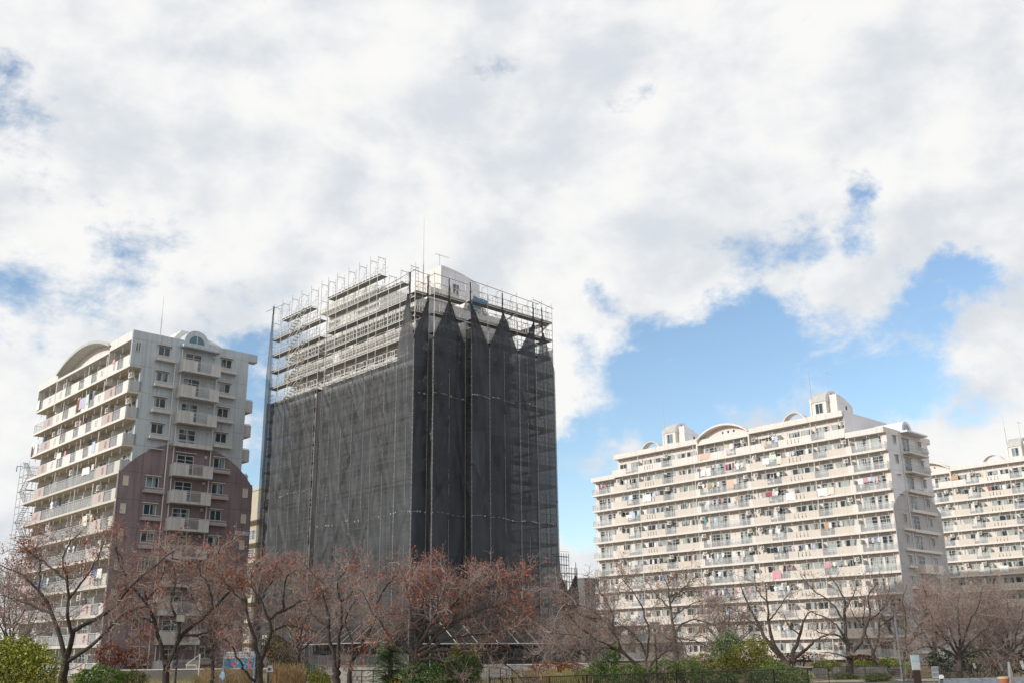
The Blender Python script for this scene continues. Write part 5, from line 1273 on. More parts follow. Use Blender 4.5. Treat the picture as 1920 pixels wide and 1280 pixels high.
# road with kerb at the right
m = MB(); p0, p1 = px(1505, 1274, 101), px(1760, 1271, 101)
m.face([(p0.x - 4, 62, -2.88), (p1.x + 40, 62, -2.88), (p1.x + 40, 100.4, -2.88), (p0.x - 4, 100.4, -2.88)])
m.obj('road', [mat('asphalt', (.055, .056, .06), .9, .2, 2)], kind='structure')
m = MB(); m.box(p0.x - 4, p1.x + 40, 96.2, 96.35, -2.876, -2.872); m.obj('road_marking', [mat('road_paint', (.5, .55, .55), .8)], kind='structure')
m = MB(); m.box(p0.x - 4, p1.x + .5, 100.4, 101.0, -3.1, -2.68); m.obj('kerb', [mat('kerb_stone', (.46, .40, .30), .9, .12, 2)], kind='structure')
def bank():
    a, b = px(1768, 1271, 70), px(2000, 1266, 70)
    root = empty('concrete_bank', (a.x, a.y, gz(a.x, a.y)), 0, label='grey streaked concrete slope in the lower right corner', category='concrete slope'); o = Vector((a.x, a.y, gz(a.x, a.y)))
    m = MB(); p = [Vector((a.x, a.y, a.z)) - o, Vector((b.x, b.y, b.z)) - o]
    q = [Vector((a.x - 2.0, a.y - 7, a.z - 2.2)) - o, Vector((b.x, b.y - 7, b.z - 2.2)) - o]
    m.face([p[0], p[1], p[1] + Vector((0, .5, -.05)), p[0] + Vector((0, .5, -.05))]); m.face([q[0], q[1], p[1], p[0]]); m.face([p[0] + Vector((0, .5, -.05)), p[1] + Vector((0, .5, -.05)), p[1] + Vector((0, .5, -2)), p[0] + Vector((0, .5, -2))]); m.face([q[0], p[0], p[0] + Vector((0, .5, -2))])
    m.obj('slope_face', [mat('slope_concrete', (.17, .19, .21), .8, .3, 3, streak=.45)], root)
bank()
ironm = mat('black_iron', (.025, .025, .027), .5, .1, 4, spec=.5)
def railing(label, pts, h, step, mid=(), cat='railing', bar=.017, post=2.0):
    w = [px(*p) for p in pts]; o = w[0].copy(); o.z = o.z - h
    root = empty('iron_railing', tuple(o), 0, label=label, category=cat)
    top, bars = MB(), MB()
    for a, b in zip(w, w[1:]):
        a, b = a - o, b - o; d = Vector((0, 0, h)); L = (b - a).length
        top.tube(a, b, .03, 6); top.tube(a - d * .88, b - d * .88, .02, 5)
        for q in mid: top.tube(a - d * q, b - d * q, .018, 5)
        if step:
            for i in range(int(L / step)): c = a.lerp(b, (i + .5) / int(L / step)); bars.tube(c, c - d * .88, bar, 4)
        for i in range(max(1, int(L / post)) + 1): c = a.lerp(b, i / max(1, int(L / post))); q_ = MB(); q_.tube(c + Vector((0, 0, .04)), c - d * 1.35, .035, 5); q_.obj('post', [ironm], root)
    top.obj('rail', [ironm], root)
    if step: bars.obj('baluster_row', [ironm], root)
railing('long black picket railing along the bottom of the photo', [(918, 1272, 62), (960, 1270, 62), (1100, 1265, 62), (1268, 1260, 64), (1450, 1254, 70), (1514, 1252, 72)], 1.15, .115)
railing('black tube handrail in front of the cream garden wall', [(657, 1256, 64), (700, 1256, 64), (745, 1255, 64)], 1.2, 0, (.3, .5, .72), post=.6)
railing('black tube handrail in front of the pale grey wall', [(917, 1251, 76), (938, 1251, 76), (960, 1256, 74), (1000, 1258, 73)], 1.2, 0, (.3, .55), post=.8)
railing('thin dark mesh fence in front of the retaining walls', [(1514, 1252, 98), (1552, 1249, 98), (1760, 1246, 98)], 1.3, .16, (.5,), cat='fence', bar=.010, post=2.6)
def wire_fence():
    a, b = px(1762, 1245, 94), px(1896, 1243, 94); o = Vector((a.x, a.y, gz(a.x, a.y)))
    root = empty('wire_fence', tuple(o), 0, label='green wire-mesh fence with plates hung on it under the weeping tree', category='fence')
    g = mat('fence_green', (.035, .075, .06), .5, .1, 3); L = b.x - a.x; H = a.z - o.z
    for i in range(6): m = MB(); m.tube((L * i / 5, 0, -.2), (L * i / 5, 0, H + .08), .035, 5); m.obj('post', [g], root)
    m = MB(); m.tube((0, 0, H), (L, 0, H), .025, 5); m.tube((0, 0, H * .1), (L, 0, H * .1), .02, 5); m.obj('rail', [g], root)
    m = MB(); m.face([(0, .01, H * .1), (L, .01, H * .1), (L, .01, H), (0, .01, H)]); m.obj('wire_mesh', [net_mat('wire', (.03, .05, .045), .42, .05)], root)
    for lab, x, y, w, h, c in (('small white notice plate tilted on the wire fence, nearest its middle', 1827, 1247, .22, .45, (.7, .7, .75)), ('pale blue notice plate on the wire fence before the red camellia', 1877, 1250, .25, .65, (.55, .68, .68)), ('white plate hung on the last fence panel at the photo edge', 1917, 1246, .35, .75, (.72, .70, .66))):
        p = px(x, y, 93.7); m = MB(); m.prism([(-w * .6, h / 2), (w * .3, h / 2), (w * .7, -h / 2), (-w * .2, -h / 2)], 'y', 0, .02); m.obj('notice_plate', [mat('plate_%d' % x, c, .5, .03)], None, tuple(p), label=lab, category='notice')
wire_fence()
def post_wedge():
    p = px(1898, 1282, 68); root = empty('concrete_post', (p.x, p.y, p.z - .6), 0, label='tapering concrete post at the end of the slope', category='post')
    t = px(1897, 1242, 68); h = t.z - p.z + .6; m = MB(); m.prism([(-.26, 0), (.20, 0), (.14, h * .4), (-.02, h), (-.10, h * .6)], 'y', -.15, .15); m.obj('post_shaft', [mat('post_concrete', (.27, .26, .25), .9, .15, 2, streak=.2)], root)
    m = MB(); m.prism([(-.055, h + .003), (.0, h + .003), (-.01, h + .05), (-.04, h + .05)], 'y', -.1, .1); m.obj('cap', [conc], root)
post_wedge()
def pot():
    p = px(1884, 1284, 66); root = empty('flower_pot', (p.x, p.y, p.z - .1), label='terracotta pot with a pale rim beside the concrete post', category='pot')
    m = MB(); n = 14
    prof = [(.20, 0), (.30, .35), (.34, .52), (.28, .52), (.22, .4)]
    for (r0, z0), (r1, z1) in zip(prof, prof[1:]):
        for i in range(n):
            a, b = 2 * math.pi * i / n, 2 * math.pi * (i + 1) / n
            m.face([(r0 * math.cos(a), r0 * math.sin(a), z0), (r0 * math.cos(b), r0 * math.sin(b), z0), (r1 * math.cos(b), r1 * math.sin(b), z1), (r1 * math.cos(a), r1 * math.sin(a), z1)])
    m.obj('pot_body', [mat('terracotta', (.42, .17, .08), .8, .1, 4)], root)
    m = MB()
    for i in range(n):
        a, b = 2 * math.pi * i / n, 2 * math.pi * (i + 1) / n
        m.face([(.36 * math.cos(a), .36 * math.sin(a), .50), (.36 * math.cos(b), .36 * math.sin(b), .50), (.36 * math.cos(b), .36 * math.sin(b), .62), (.36 * math.cos(a), .36 * math.sin(a), .62)])
    m.obj('rim', [mat('pale_clay', (.55, .40, .26), .8)], root)
pot()
def guide_post():
    p = px(1763, 1282, 88); root = empty('guide_post', (p.x, p.y, p.z), label='white-capped bent marker post with an orange band by the concrete slope', category='marker post')
    m = MB(); m.path([(0, 0, -.3), (-.05, 0, .3), (.02, 0, .45)], .05, 6); m.obj('stem', [mat('marker_blue', (.18, .28, .36), .5)], root)
    m = MB(); m.prism([(.0, .45), (.12, .42), (.34, .5), (.36, .66), (.24, .76), (.06, .74), (-.02, .6)], 'y', -.1, .1); m.obj('cap', [mat('marker_white', (.78, .77, .74), .4)], root)
    m = MB(); m.box(.10, .28, -.11, .11, .30, .42); m.obj('reflector', [mat('marker_orange', (.75, .16, .03), .4)], root)
guide_post()
# ------------------------------------------------------------------ lamps, poles, signs
def lamp(label, x, ytop, d, w, h, col, polec):
    t = px(x, ytop, d); g = gz(t.x, t.y); root = empty('street_lamp', (t.x, t.y, g), R_(20), label=label, category='street lamp'); H = t.z - g
    m = MB(); m.tube((0, 0, -.1), (0, 0, 1.0), .09, 8); m.tube((0, 0, 1.0), (0, 0, H - h), .055, 8); m.tube((0, 0, H - h - .12), (0, 0, H - h), .09, 8); m.obj('pole', [polec], root)
    m = MB(); m.box(-w / 2, w / 2, -w / 2, w / 2, H - h + .003, H - .05, 0); m.obj('lantern', [col], root)
    m = MB(); m.box(-w / 2 - .03, w / 2 + .03, -w / 2 - .03, w / 2 + .03, H - .047, H + .02)
    for sx in (-1, 1):
        for sy in (-1, 1): m.box(sx * w / 2 - .02, sx * w / 2 + .02, sy * w / 2 - .02, sy * w / 2 + .02, H - h, H - .05)
    m.obj('lantern_frame', [mat('lamp_frame', (.16, .19, .18), .5)], root)
lamp('black lamp post with a square pale lantern among the left trees', 339, 1150, 63, .50, .46, mat('lantern_pale', (.48, .47, .43), .4, .1, 3), ironm)
lamp('lamp post with a square blue-green glass lantern in front of the cream block', 1227, 1166, 70, .46, .44, mat('lantern_green', (.30, .40, .38), .3, .12, 4), mat('lamp_black', (.05, .055, .06), .5))
def pole():
    p = px(1693, 1274, 100); t = px(1683, 1150, 100); g = gz(p.x, p.y); root = empty('lamp_pole', (p.x, p.y, g), label='tall plain grey metal pole on the kerb before the dark-trunked tree', category='pole'); H = t.z - g
    m = MB(); m.tube((0, 0, -.1), (0, 0, H), .16, 10, r2=.09); m.obj('pole', [mat('pole_grey', (.17, .175, .20), .45, .08, 2)], root)
    m = MB(); m.tube((0, 0, -.1), (0, 0, .25), .22, 10); m.obj('base_collar', [steel_d], root)
    m = MB(); m.tube((0, 0, H - .05), (-.9, -.3, H + .15), .05, 6); m.prism([(-1.5, H + .12), (-.8, H + .1), (-.8, H + .2), (-1.4, H + .22)], 'y', -.42, -.18); m.obj('lamp_head', [steel_d], root)
pole()
def panel_sign(): # blue board
    a, b = px(421, 1221, 67), px(478, 1222, 67); g = gz(a.x, a.y); o = Vector((a.x, a.y, g))
    root = empty('notice_board', tuple(o), 0, label='wide notice board on blue posts, white above and blue with pink flowers below', category='notice board')
    blue = mat('board_post_blue', (.28, .45, .66), .5, .06, 3); W_ = b.x - a.x; zt = a.z - g; zb = px(421, 1252, 67).z - g; zm = zb + (zt - zb) * .57
    for x in (0, W_):
        m = MB(); m.tube((x, .05, -.2), (x, .05, zt + (.12 if x == 0 else 0)), .05, 6); m.obj('post', [blue], root)
    m = MB(); m.box(.06, W_ - .06, 0, .06, zm + .003, zt); up = m.obj('upper_panel', [mat('board_white', (.58, .58, .60), .5, .06, 2)], root)
    m = MB(); m.box(.06, W_ - .06, 0, .06, zb, zm); lo = m.obj('lower_panel', [mat('board_blue', (.05, .24, .42), .5, .25, 1.2)], root)
    rg = random.Random(9); m = MB()
    for r in range(3):                               # rows of hand-drawn strokes too small to read
        x = .2
        while x < W_ - .3:
            w = rg.uniform(.05, .16); zz = zt - .12 - .15 * r; m.box(x, x + w, -.012, -.003, zz - rg.uniform(.02, .05), zz + rg.uniform(.01, .04)); x += w + rg.uniform(.04, .12)
    m.obj('lettering', [mat('board_ink', (.10, .11, .13), .7)], up)
    for i in range(9):
        m = MB(); cx, cz = rg.choice((rg.uniform(.2, .75), rg.uniform(1.2, W_ - .2))), rg.uniform(zb + .12, zm - .12)
        for k in range(5): t = k * 1.257; m.prism([(cx + .07 * math.cos(t) + .055 * math.cos(q), cz + .07 * math.sin(t) + .055 * math.sin(q)) for q in np.linspace(0, 6.28, 7)[:-1]], 'y', -.014 - .001 * k, -.003)
        m.obj('painted_flower', [mat('board_pink', (.60, .20, .32), .6, .15, 3)], lo)
    m = MB()
    for i in range(16): cx, cz = rg.uniform(.7, W_ - .15), rg.uniform(zb + .05, zm - .08); m.box(cx - rg.uniform(.03, .09), cx + .05, -.010, -.003, cz - .025, cz + .025)
    m.obj('painted_fish', [mat('board_cyan', (.30, .62, .60), .6, .15, 3)], lo)
    m = MB(); m.prism([(-.22, zb - .45), (-.02, zb - .12), (.12, zb - .3), (.16, zb - .55), (.02, zb - .72), (-.1, zb - .62)], 'y', -.08, -.03); m.obj('ornament', [mat('board_light_blue', (.36, .56, .78), .5)], root)
panel_sign()
def trapezoid():
    p = px(506, 1253, 66); g = gz(p.x, p.y); root = empty('site_sign', (p.x, p.y, g), 0, label='white trapezoid sign with a dark picture right of the forked trunk', category='sign')
    h = p.z - g; m = MB(); m.prism([(-.24, h - .19), (.24, h - .19), (.13, h + .21), (-.13, h + .21)], 'y', 0, .03); f_ = m.obj('board', [mat('sign_white', (.74, .73, .75), .5, .04)], root)
    m = MB(); m.prism([(-.12, h - .08), (.0, h - .1), (.03, h + .02), (-.04, h + .08), (-.12, h + .02)], 'y', -.012, -.003); m.box(.04, .1, -.012, -.003, h - .05, h + .03); m.obj('picture', [mat('sign_ink', (.08, .08, .10), .6)], f_)
    m = MB(); m.box(-.25, .25, -.01, .04, h - .235, h - .193); m.obj('edge_strip', [mat('sign_purple', (.20, .12, .28), .5)], root)
    m = MB(); m.tube((0, .05, -.1), (0, .05, h - .1), .03, 6); m.obj('leg', [steel_d], root)
trapezoid()
def banner():
    p = px(498, 1200, 82); m = MB(); n = 6
    for i in range(n): m.box(-.26 + .52 * i / n, -.26 + .52 * (i + 1) / n - .002, .03 * math.sin(i * 1.4), .03 * math.sin(i * 1.4) + .02, -.45 + .04 * i, .42)
    m.obj('banner', [mat('banner_white', (.82, .82, .82), .7, .03)], None, tuple(p), label='plain white banner hung on the net left of the slit foot', category='banner')
banner()
def info_board():
    p = px(1717, 1241, 88); g = gz(p.x, p.y); root = empty('information_board', (p.x, p.y, g), R_(8), label='upright map board, pale blue above and white below, on a brown base', category='information board'); h = p.z - g
    w = .37; hh = .60; m = MB(); m.box(-w, w, 0, .08, h - hh, h + hh); f_ = m.obj('panel', [mat('map_blue', (.42, .56, .60), .4, .2, 2.2)], root)
    m = MB(); m.box(-w + .04, w - .04, -.012, -.003, h - hh + .04, h + .05); m.obj('map', [mat('map_white', (.58, .62, .58), .5, .2, 3)], f_)
    m = MB(); rg = random.Random(3)
    for i in range(5): z0 = h - hh + .15 + i * .15; m.path([(-w + .1, -.016, z0), (-.05, -.016, z0 + rg.uniform(-.08, .08)), (w - .1, -.016, z0 + rg.uniform(-.1, .1))], .009, 4)
    m.obj('map_line', [mat('map_ink', (.30, .38, .40), .6)], f_)
    m = MB(); m.box(-w + .05, w - .05, .01, .1, -.1, h - hh - .003); m.obj('base', [mat('base_brown', (.06, .035, .03), .7)], root)
    p = px(1754, 1259, 88); g = gz(p.x, p.y); root = empty('cabinet_board', (p.x, p.y, g), R_(6), label='small grey louvred cabinet board with a white crossbar beside the wire fence', category='board'); h = p.z - g
    m = MB(); m.box(-.28, .28, 0, .1, h - .42, h + .42); f_ = m.obj('panel', [mat('cab_grey', (.24, .27, .29), .5, .1, 3)], root)
    m = MB(); m.box(-.28, .28, -.02, -.003, h - .03, h + .03); m.box(-.3, .3, -.02, -.003, h + .38, h + .44); m.box(-.3, .3, -.02, -.003, h - .44, h - .38); m.obj('crossbar', [mat('cab_white', (.55, .56, .58), .5)], f_)
    m = MB(); m.box(-.24, -.18, .02, .08, -.1, h - .42); m.box(.18, .24, .02, .08, -.1, h - .42); m.obj('leg', [steel_d], root)
info_board()
def markers():
    for lab, x, y0, y1, c in (('tallest of the three slim white posts by the walking person', 1526, 1225, 1244, (.70, .74, .70)), ('shortest of the three slim posts, pinkish, standing between the other two', 1530, 1231, 1242, (.66, .58, .56)), ('slim white post nearest the lime hedge by the person', 1535, 1230, 1240, (.78, .76, .74))):
        a, b = px(x, y0, 122), px(x + 1.5, y1, 122); m = MB(); m.tube((0, 0, 0), (0, 0, a.z - b.z), .10, 8); m.tube((0, 0, a.z - b.z + .003), (0, 0, a.z - b.z + .12), .13, 8, r2=.05)
        m.obj('bollard', [mat('bollard_%d' % x, c, .5)], None, tuple(b), label=lab, category='post')
markers()
def bench():
    p = px(951, 1267, 71); g = p.z - .42; root = empty('bench', (p.x, p.y, g), R_(4), label='small wooden bench with dark legs in front of the pale grey wall', category='bench')
    m = MB(); m.box(-.42, .42, -.2, -.07, .40, .44); m.box(-.42, .42, -.05, .08, .40, .44); m.box(-.42, .42, .1, .2, .40, .44); m.obj('seat', [mat('bench_wood', (.42, .20, .11), .6, .12, 4)], root)
    for x in (-.34, .34):
        m = MB(); m.box(x - .03, x + .03, -.18, .18, 0, .397); m.obj('leg', [ironm], root)
bench()
def barrier():
    p = px(622, 1262, 66); g = gz(p.x, p.y); root = empty('site_barrier', (p.x, p.y, g), 0, label='small site gate with a white top truss and purple edge left of the vase-shaped tree', category='barrier'); h = p.z - g
    m = MB(); m.box(-.7, .5, 0, .05, h - .03, h + .04); m.obj('top_bar', [mat('gate_white', (.74, .72, .76), .5)], root)
    m = MB(); m.box(-.7, .5, -.01, .06, h - .09, h - .034); m.obj('edge_strip', [mat('gate_purple', (.22, .14, .32), .5)], root)
    m = MB()
    for i in range(6): m.tube((-.5 + i * .17, .03, h + .06), (-.415 + i * .17, .03, h + .2), .012, 4); m.tube((-.415 + i * .17, .03, h + .2), (-.33 + i * .17, .03, h + .06), .012, 4)
    m.tube((-.5, .03, h + .2), (.5, .03, h + .2), .02, 4); m.obj('truss', [mat('gate_white', (.74, .72, .76), .5)], root)
    m = MB()
    for x in (-.68, -.3, .1, .46): m.tube((x, .03, -.2), (x, .03, h - .05), .02, 5)
    m.tube((-.68, .03, h - .55), (.46, .03, h - .55), .02, 4); m.obj('frame', [steel], root)
    m = MB(); m.tube((-.7, 0, h), (-2.0, -.3, h - .85), .025, 5); m.obj('handrail', [steel], root)
barrier()
def tubular():
    p = px(362, 1255, 80); root = empty('tube_gate', (p.x, p.y, gz(p.x, p.y)), 0, label='white tube gate with a slanted brace beyond the low wall', category='gate'); h = p.z - gz(p.x, p.y)
    m = MB(); m.tube((.45, 0, 0), (.45, 0, h + 1.15), .06, 6); m.obj('post', [mat('gate_cream', (.60, .57, .48), .6)], root)
    m = MB(); m.tube((.45, 0, h + 1.15), (-.6, 0, h + .35), .03, 5); m.path([(-.55, 0, h + .1), (-.5, 0, h + .35), (.2, 0, h + .35), (.28, 0, h + .05)], .035, 6); m.obj('tube_frame', [mat('gate_cream', (.60, .57, .48), .6)], root)
tubular()
# ------------------------------------------------------------------ the person on the path
def person():
    p = px(1508, 1250, 121); H = px(1508, 1223, 121).z - p.z; s = H / 1.72
    root = empty('person', tuple(p), R_(-70), label='person in a dark jacket and navy trousers walking at the top of the steps', category='person')
    def skin(name, verts, edges, mt, rootv=0, parent=root, sub=1):
        me = bpy.data.meshes.new(name); me.from_pydata([tuple(np.array(v[:3]) * s) for v in verts], edges, [])
        o = link(name, me, parent); me.materials.append(mt)
        o.modifiers.new('skin', 'SKIN'); su = o.modifiers.new('smooth', 'SUBSURF'); su.levels = sub; su.render_levels = sub
        for i, v in enumerate(verts):
            d = me.skin_vertices[0].data[i]; d.radius = (v[3] * s, v[3] * s * (v[4] if len(v) > 4 else 1)); d.use_root = i == rootv
        return o
    sk = mat('skin_tone', (.48, .30, .22), .6, .04)
    V = [(0, 0, .95, .13, .8), (0, 0, 1.15, .13, .75), (0, .0, 1.38, .15, .7), (0, .02, 1.48, .055), (0, .04, 1.56, .075), (0, .05, 1.66, .085), (0, .03, 1.72, .05),
         (-.19, 0, 1.40, .055), (-.23, .06, 1.14, .045), (-.20, .20, .93, .035), (-.20, .24, .86, .03), (.19, 0, 1.40, .055), (.23, -.08, 1.14, .045), (.22, -.10, .90, .035), (.22, -.09, .82, .03),
         (-.09, 0, .90, .085), (-.10, .14, .50, .06), (-.10, .02, .10, .04), (-.10, .16, .03, .035), (.09, 0, .90, .085), (.10, -.05, .50, .06), (.10, -.26, .12, .04), (.10, -.14, .03, .035)]
    Eg = [(0, 1), (1, 2), (2, 3), (3, 4), (4, 5), (5, 6), (2, 7), (7, 8), (8, 9), (9, 10), (2, 11), (11, 12), (12, 13), (13, 14), (0, 15), (15, 16), (16, 17), (17, 18), (0, 19), (19, 20), (20, 21), (21, 22)]
    skin('body', V, Eg, sk)
    J = [(v[0], v[1], v[2], v[3] + .025, *(v[4:])) for v in V]
    skin('jacket', [J[0], J[1], J[2], J[7], J[8], J[9], J[11], J[12], J[13]], [(0, 1), (1, 2), (2, 3), (3, 4), (4, 5), (2, 6), (6, 7), (7, 8)], mat('jacket_dark', (.035, .05, .05), .8))
    skin('trousers', [J[0], J[15], J[16], J[17], J[19], J[20], J[21]], [(0, 1), (1, 2), (2, 3), (0, 4), (4, 5), (5, 6)], mat('trousers_navy', (.03, .035, .06), .8))
    skin('hair', [(0, -.01, 1.62, .085), (0, .02, 1.73, .085)], [(0, 1)], mat('hair_dark', (.02, .017, .015), .7))
    m = MB(); m.box(-.235 * s, -.10 * s, .11 * s, .19 * s, 1.22 * s, 1.30 * s); m.obj('bag_patch', [mat('patch_lime', (.35, .45, .12), .6)], root)
person()
path_ = MB(); a, b = px(1496, 1252, 116), px(1524, 1252, 116)
path_.face([(a.x, 110, -1.785), (b.x, 110, -1.785), (b.x + 3, 140, -1.64), (a.x + 3, 140, -1.64)]); path_.obj('path', [mat('path_paving', (.36, .31, .28), .9, .12, 1.5)], kind='structure')

# ------------------------------------------------------------------ laundry
COLS = {'white': (.78, .78, .77), 'pale blue': (.48, .62, .78), 'navy': (.03, .04, .10), 'pink': (.72, .30, .36), 'red': (.42, .06, .09), 'orange': (.60, .34, .16), 'peach': (.74, .48, .36), 'black': (.025, .025, .03),
        'grey': (.32, .33, .36), 'mint green': (.55, .74, .60), 'blue': (.07, .16, .46), 'cream': (.72, .66, .54), 'lilac': (.52, .46, .66), 'yellow': (.62, .54, .26), 'brown': (.22, .10, .05), 'teal': (.08, .35, .36)}
COLS = {k: tuple(.72 * c + .28 * (.3 * v[0] + .5 * v[1] + .2 * v[2]) for c in v) for k, v in COLS.items()}
_g = {}
def cloth(kind, w, h, col):
    key = (kind, round(w, 1), round(h, 1), col)
    if key in _g: return _g[key]
    out = {'towel': [(-.5, 0), (.5, 0), (.5, -1), (-.5, -1)], 'sheet': [(-.5, 0), (.5, 0), (.5, -1), (-.5, -.94)],
           'shirt': [(-.16, 0), (.16, 0), (.34, -.06), (.62, -.34), (.48, -.46), (.31, -.28), (.32, -1), (-.32, -1), (-.31, -.28), (-.48, -.46), (-.62, -.34), (-.34, -.06)],
           'trousers': [(-.34, 0), (.34, 0), (.40, -1), (.10, -1), (.0, -.34), (-.10, -1), (-.40, -1)]}[kind]
    m = MB()
    if kind in ('towel', 'sheet'):
        n = 8; x = [.035 * math.sin(i * 1.3 + h) + .02 * math.sin(i * 2.9) for i in range(n + 1)]
        top = [(0, -w / 2 + w * i / n, 0) for i in range(n + 1)]; bot = [(x[i], -w / 2 + w * i / n, -h * (1 if kind == 'towel' else .97 + .05 * math.sin(i))) for i in range(n + 1)]
        for s, off in ((1, 0), (-1, .022)):
            for i in range(n):
                q = [top[i], top[i + 1], bot[i + 1], bot[i]]; q = [(a[0] + off, a[1], a[2]) for a in q]; m.face(q if s > 0 else q[::-1])
        m.face([(0, -w / 2, 0), (0, w / 2, 0), (.022, w / 2, 0), (.022, -w / 2, 0)])
    else: m.prism([(a * w, b * h) for a, b in out], 'x', 0, .03)
    _g[key] = m.mesh(kind, [mat('cloth_' + col.replace(' ', '_'), COLS[col], .9, .08, 4)])
    return _g[key]
ORD = ['top', 'second', 'third', 'fourth', 'fifth', 'sixth', 'seventh', 'eighth', 'ninth', 'tenth', 'eleventh', 'twelfth']
_used = set(); lr_ = random.Random(31)
def hang(O, F, k, y0, y1, xo, items, where, rowname, group, z0=None):
    """garments side by side between y0 and y1 on floor k; items: (colour, kind, w, h, top above floor)"""
    n = len(items); tot = sum(i[2] for i in items); gap = max(.02, ((y1 - y0) - tot) / max(1, n)); y = y1
    for c, kd, w, h, t in items:
        yc = y - w / 2; y -= w + gap
        if yc < y0 - .3: continue
        lab = '%s %s hung in the %s row, %s' % (c, kd, rowname, where)
        if lab in _used:
            for alt in ('thicker ', 'larger ', 'crumpled ', 'longer '):
                if alt + lab not in _used: lab = alt + lab; break
        _used.add(lab)
        p = O + A_ * yc + B_ * xo
        link(kd, cloth(kd, w, h, c), None, (p.x, p.y, F[k] + t), AL + lr_.uniform(-.08, .08), label=lab, category='laundry', group=group)
def mixset(r, n, cols, kinds=('shirt', 'shirt', 'towel', 'trousers', 'shirt')):
    out = []; seen = set(); n = max(2, n - 1)
    cols = cols + ['white']
    while len(out) < n:
        c, kd = r.choice(cols), r.choice(kinds)
        if (c, kd) in seen: continue
        seen.add((c, kd)); w, h = {'shirt': (.55, .66), 'towel': (.42, .78), 'trousers': (.42, .85), 'sheet': (1.2, 1.0)}[kd]
        out.append((c, kd, w * r.uniform(.9, 1.15), h * r.uniform(.9, 1.1), 1.86))
    return out
GR = 'washing on the cream block'; WB = {'c': 'cream block corner bay', 'r1': 'cream block near corner railing', 's1': 'cream block slotted bay near corner', 'r2': 'cream block railing left of slots', 'm1': 'cream block middle bay right end', 'm2': 'cream block middle bay left end', 'r3': 'cream block far railing', 's2': 'cream block far slotted bay', 'r4': 'cream block farthest railing', 'f': 'cream block far end bay'}
YR = {'c': (1.0, 4.8), 'r1': (8.6, 11.4), 's1': (12.0, 16.8), 'r2': (17.5, 20.4), 'm1': (23.8, 27.4), 'm2': (28.4, 32.4), 'r3': (37.0, 40.4), 's2': (41.2, 45.0), 'r4': (45.9, 49.0), 'f': (52.4, 56.0)}
def row(k, bay, items, xo=-.02):
    hang(RC, FR, k, *YR[bay], xo, items, WB[bay], ORD[11 - k], GR)
mx = lambda *c: list(c)
_r = random.Random(8)
ALLC = ['white', 'pale blue', 'navy', 'pink', 'grey', 'white', 'black', 'blue', 'cream', 'lilac', 'teal', 'peach', 'red']
row(11, 'r2', [('peach', 'towel', .9, .95, 1.5), ('navy', 'shirt', .5, .6, 1.9), ('black', 'shirt', .5, .6, 1.9), ('white', 'shirt', .5, .6, 1.9), ('pale blue', 'towel', .6, 1.0, 1.85)])
row(11, 'm1', [('yellow', 'towel', .7, .5, 2.0), ('white', 'towel', .6, .9, 2.0), ('navy', 'shirt', .5, .5, 1.9), ('black', 'trousers', .4, .6, 1.9)])
row(11, 'm2', [('peach', 'sheet', 2.0, 1.05, 1.2)], -.07)
row(10, 'm2', [('white', 'sheet', .9, 1.0, 1.3), ('white', 'towel', .8, 1.3, 1.5), ('peach', 'towel', .5, .5, 1.9), ('pale blue', 'shirt', .6, .6, 1.95)], -.06)
row(10, 'm1', [('red', 'towel', .45, 1.0, 1.6), ('navy', 'towel', .45, 1.0, 1.6), ('brown', 'trousers', .5, .9, 1.7), ('white', 'shirt', .8, 1.0, 1.5), ('cream', 'shirt', .6, .8, 1.5)], -.06)
row(10, 'r2', [('white', 'sheet', 1.2, 1.0, 1.5), ('mint green', 'sheet', 1.3, .8, 1.9), ('cream', 'towel', .9, 1.2, 1.5)], -.06)
row(10, 's1', mixset(_r, 7, ['white', 'grey', 'navy', 'black', 'pale blue']))
row(10, 'r4', mixset(_r, 4, ['black', 'brown', 'navy', 'white']))
row(10, 'f', mixset(_r, 4, ['pink', 'brown', 'white', 'grey']))
row(9, 'm2', mixset(_r, 5, ['yellow', 'red', 'orange', 'navy', 'white'])); row(9, 'm1', [('peach', 'sheet', 1.3, 1.3, 1.75)], -.05)
row(9, 'r2', mixset(_r, 6, ['black', 'grey', 'navy'])); row(9, 'r4', mixset(_r, 4, ['blue', 'navy', 'pale blue', 'white']))
row(9, 's2', [('white', 'sheet', 1.8, 1.25, 1.6), ('pale blue', 'towel', .5, .7, 1.6), ('lilac', 'shirt', .5, .6, 1.9)], -.06)
row(8, 'm2', mixset(_r, 6, ['white', 'mint green', 'red', 'teal', 'lilac', 'pale blue'])); row(8, 'm1', mixset(_r, 6, ['orange', 'white', 'navy', 'grey', 'yellow']))
row(8, 'r2', [('red', 'sheet', 1.1, .7, 1.9), ('white', 'shirt', .6, .7, 1.9)]); row(8, 's1', [('white', 'sheet', 1.5, 1.2, 1.35)], -.06); row(8, 'r1', [('white', 'sheet', 1.6, 1.2, 1.35), ('cream', 'sheet', 1.1, 1.1, 1.3)], -.06)
row(8, 'r4', [('white', 'sheet', 1.3, .6, 1.4), ('pale blue', 'towel', .7, 1.1, 1.7), ('navy', 'shirt', .5, .6, 1.9), ('pale blue', 'shirt', .5, .7, 1.9)], -.05)
row(8, 'c', [('white', 'sheet', .8, .8, 1.95), ('pink', 'towel', .6, .7, 2.0), ('pale blue', 'towel', .6, .6, 2.0), ('lilac', 'shirt', .5, .7, 1.9), ('peach', 'trousers', .4, .9, 1.9), ('grey', 'shirt', .5, .7, 1.9)])
row(8, 's2', mixset(_r, 3, ['blue', 'pale blue', 'white'])); row(7, 's2', mixset(_r, 3, ['navy', 'blue', 'grey'])); row(7, 'm2', mixset(_r, 3, ['teal', 'pale blue', 'navy']))
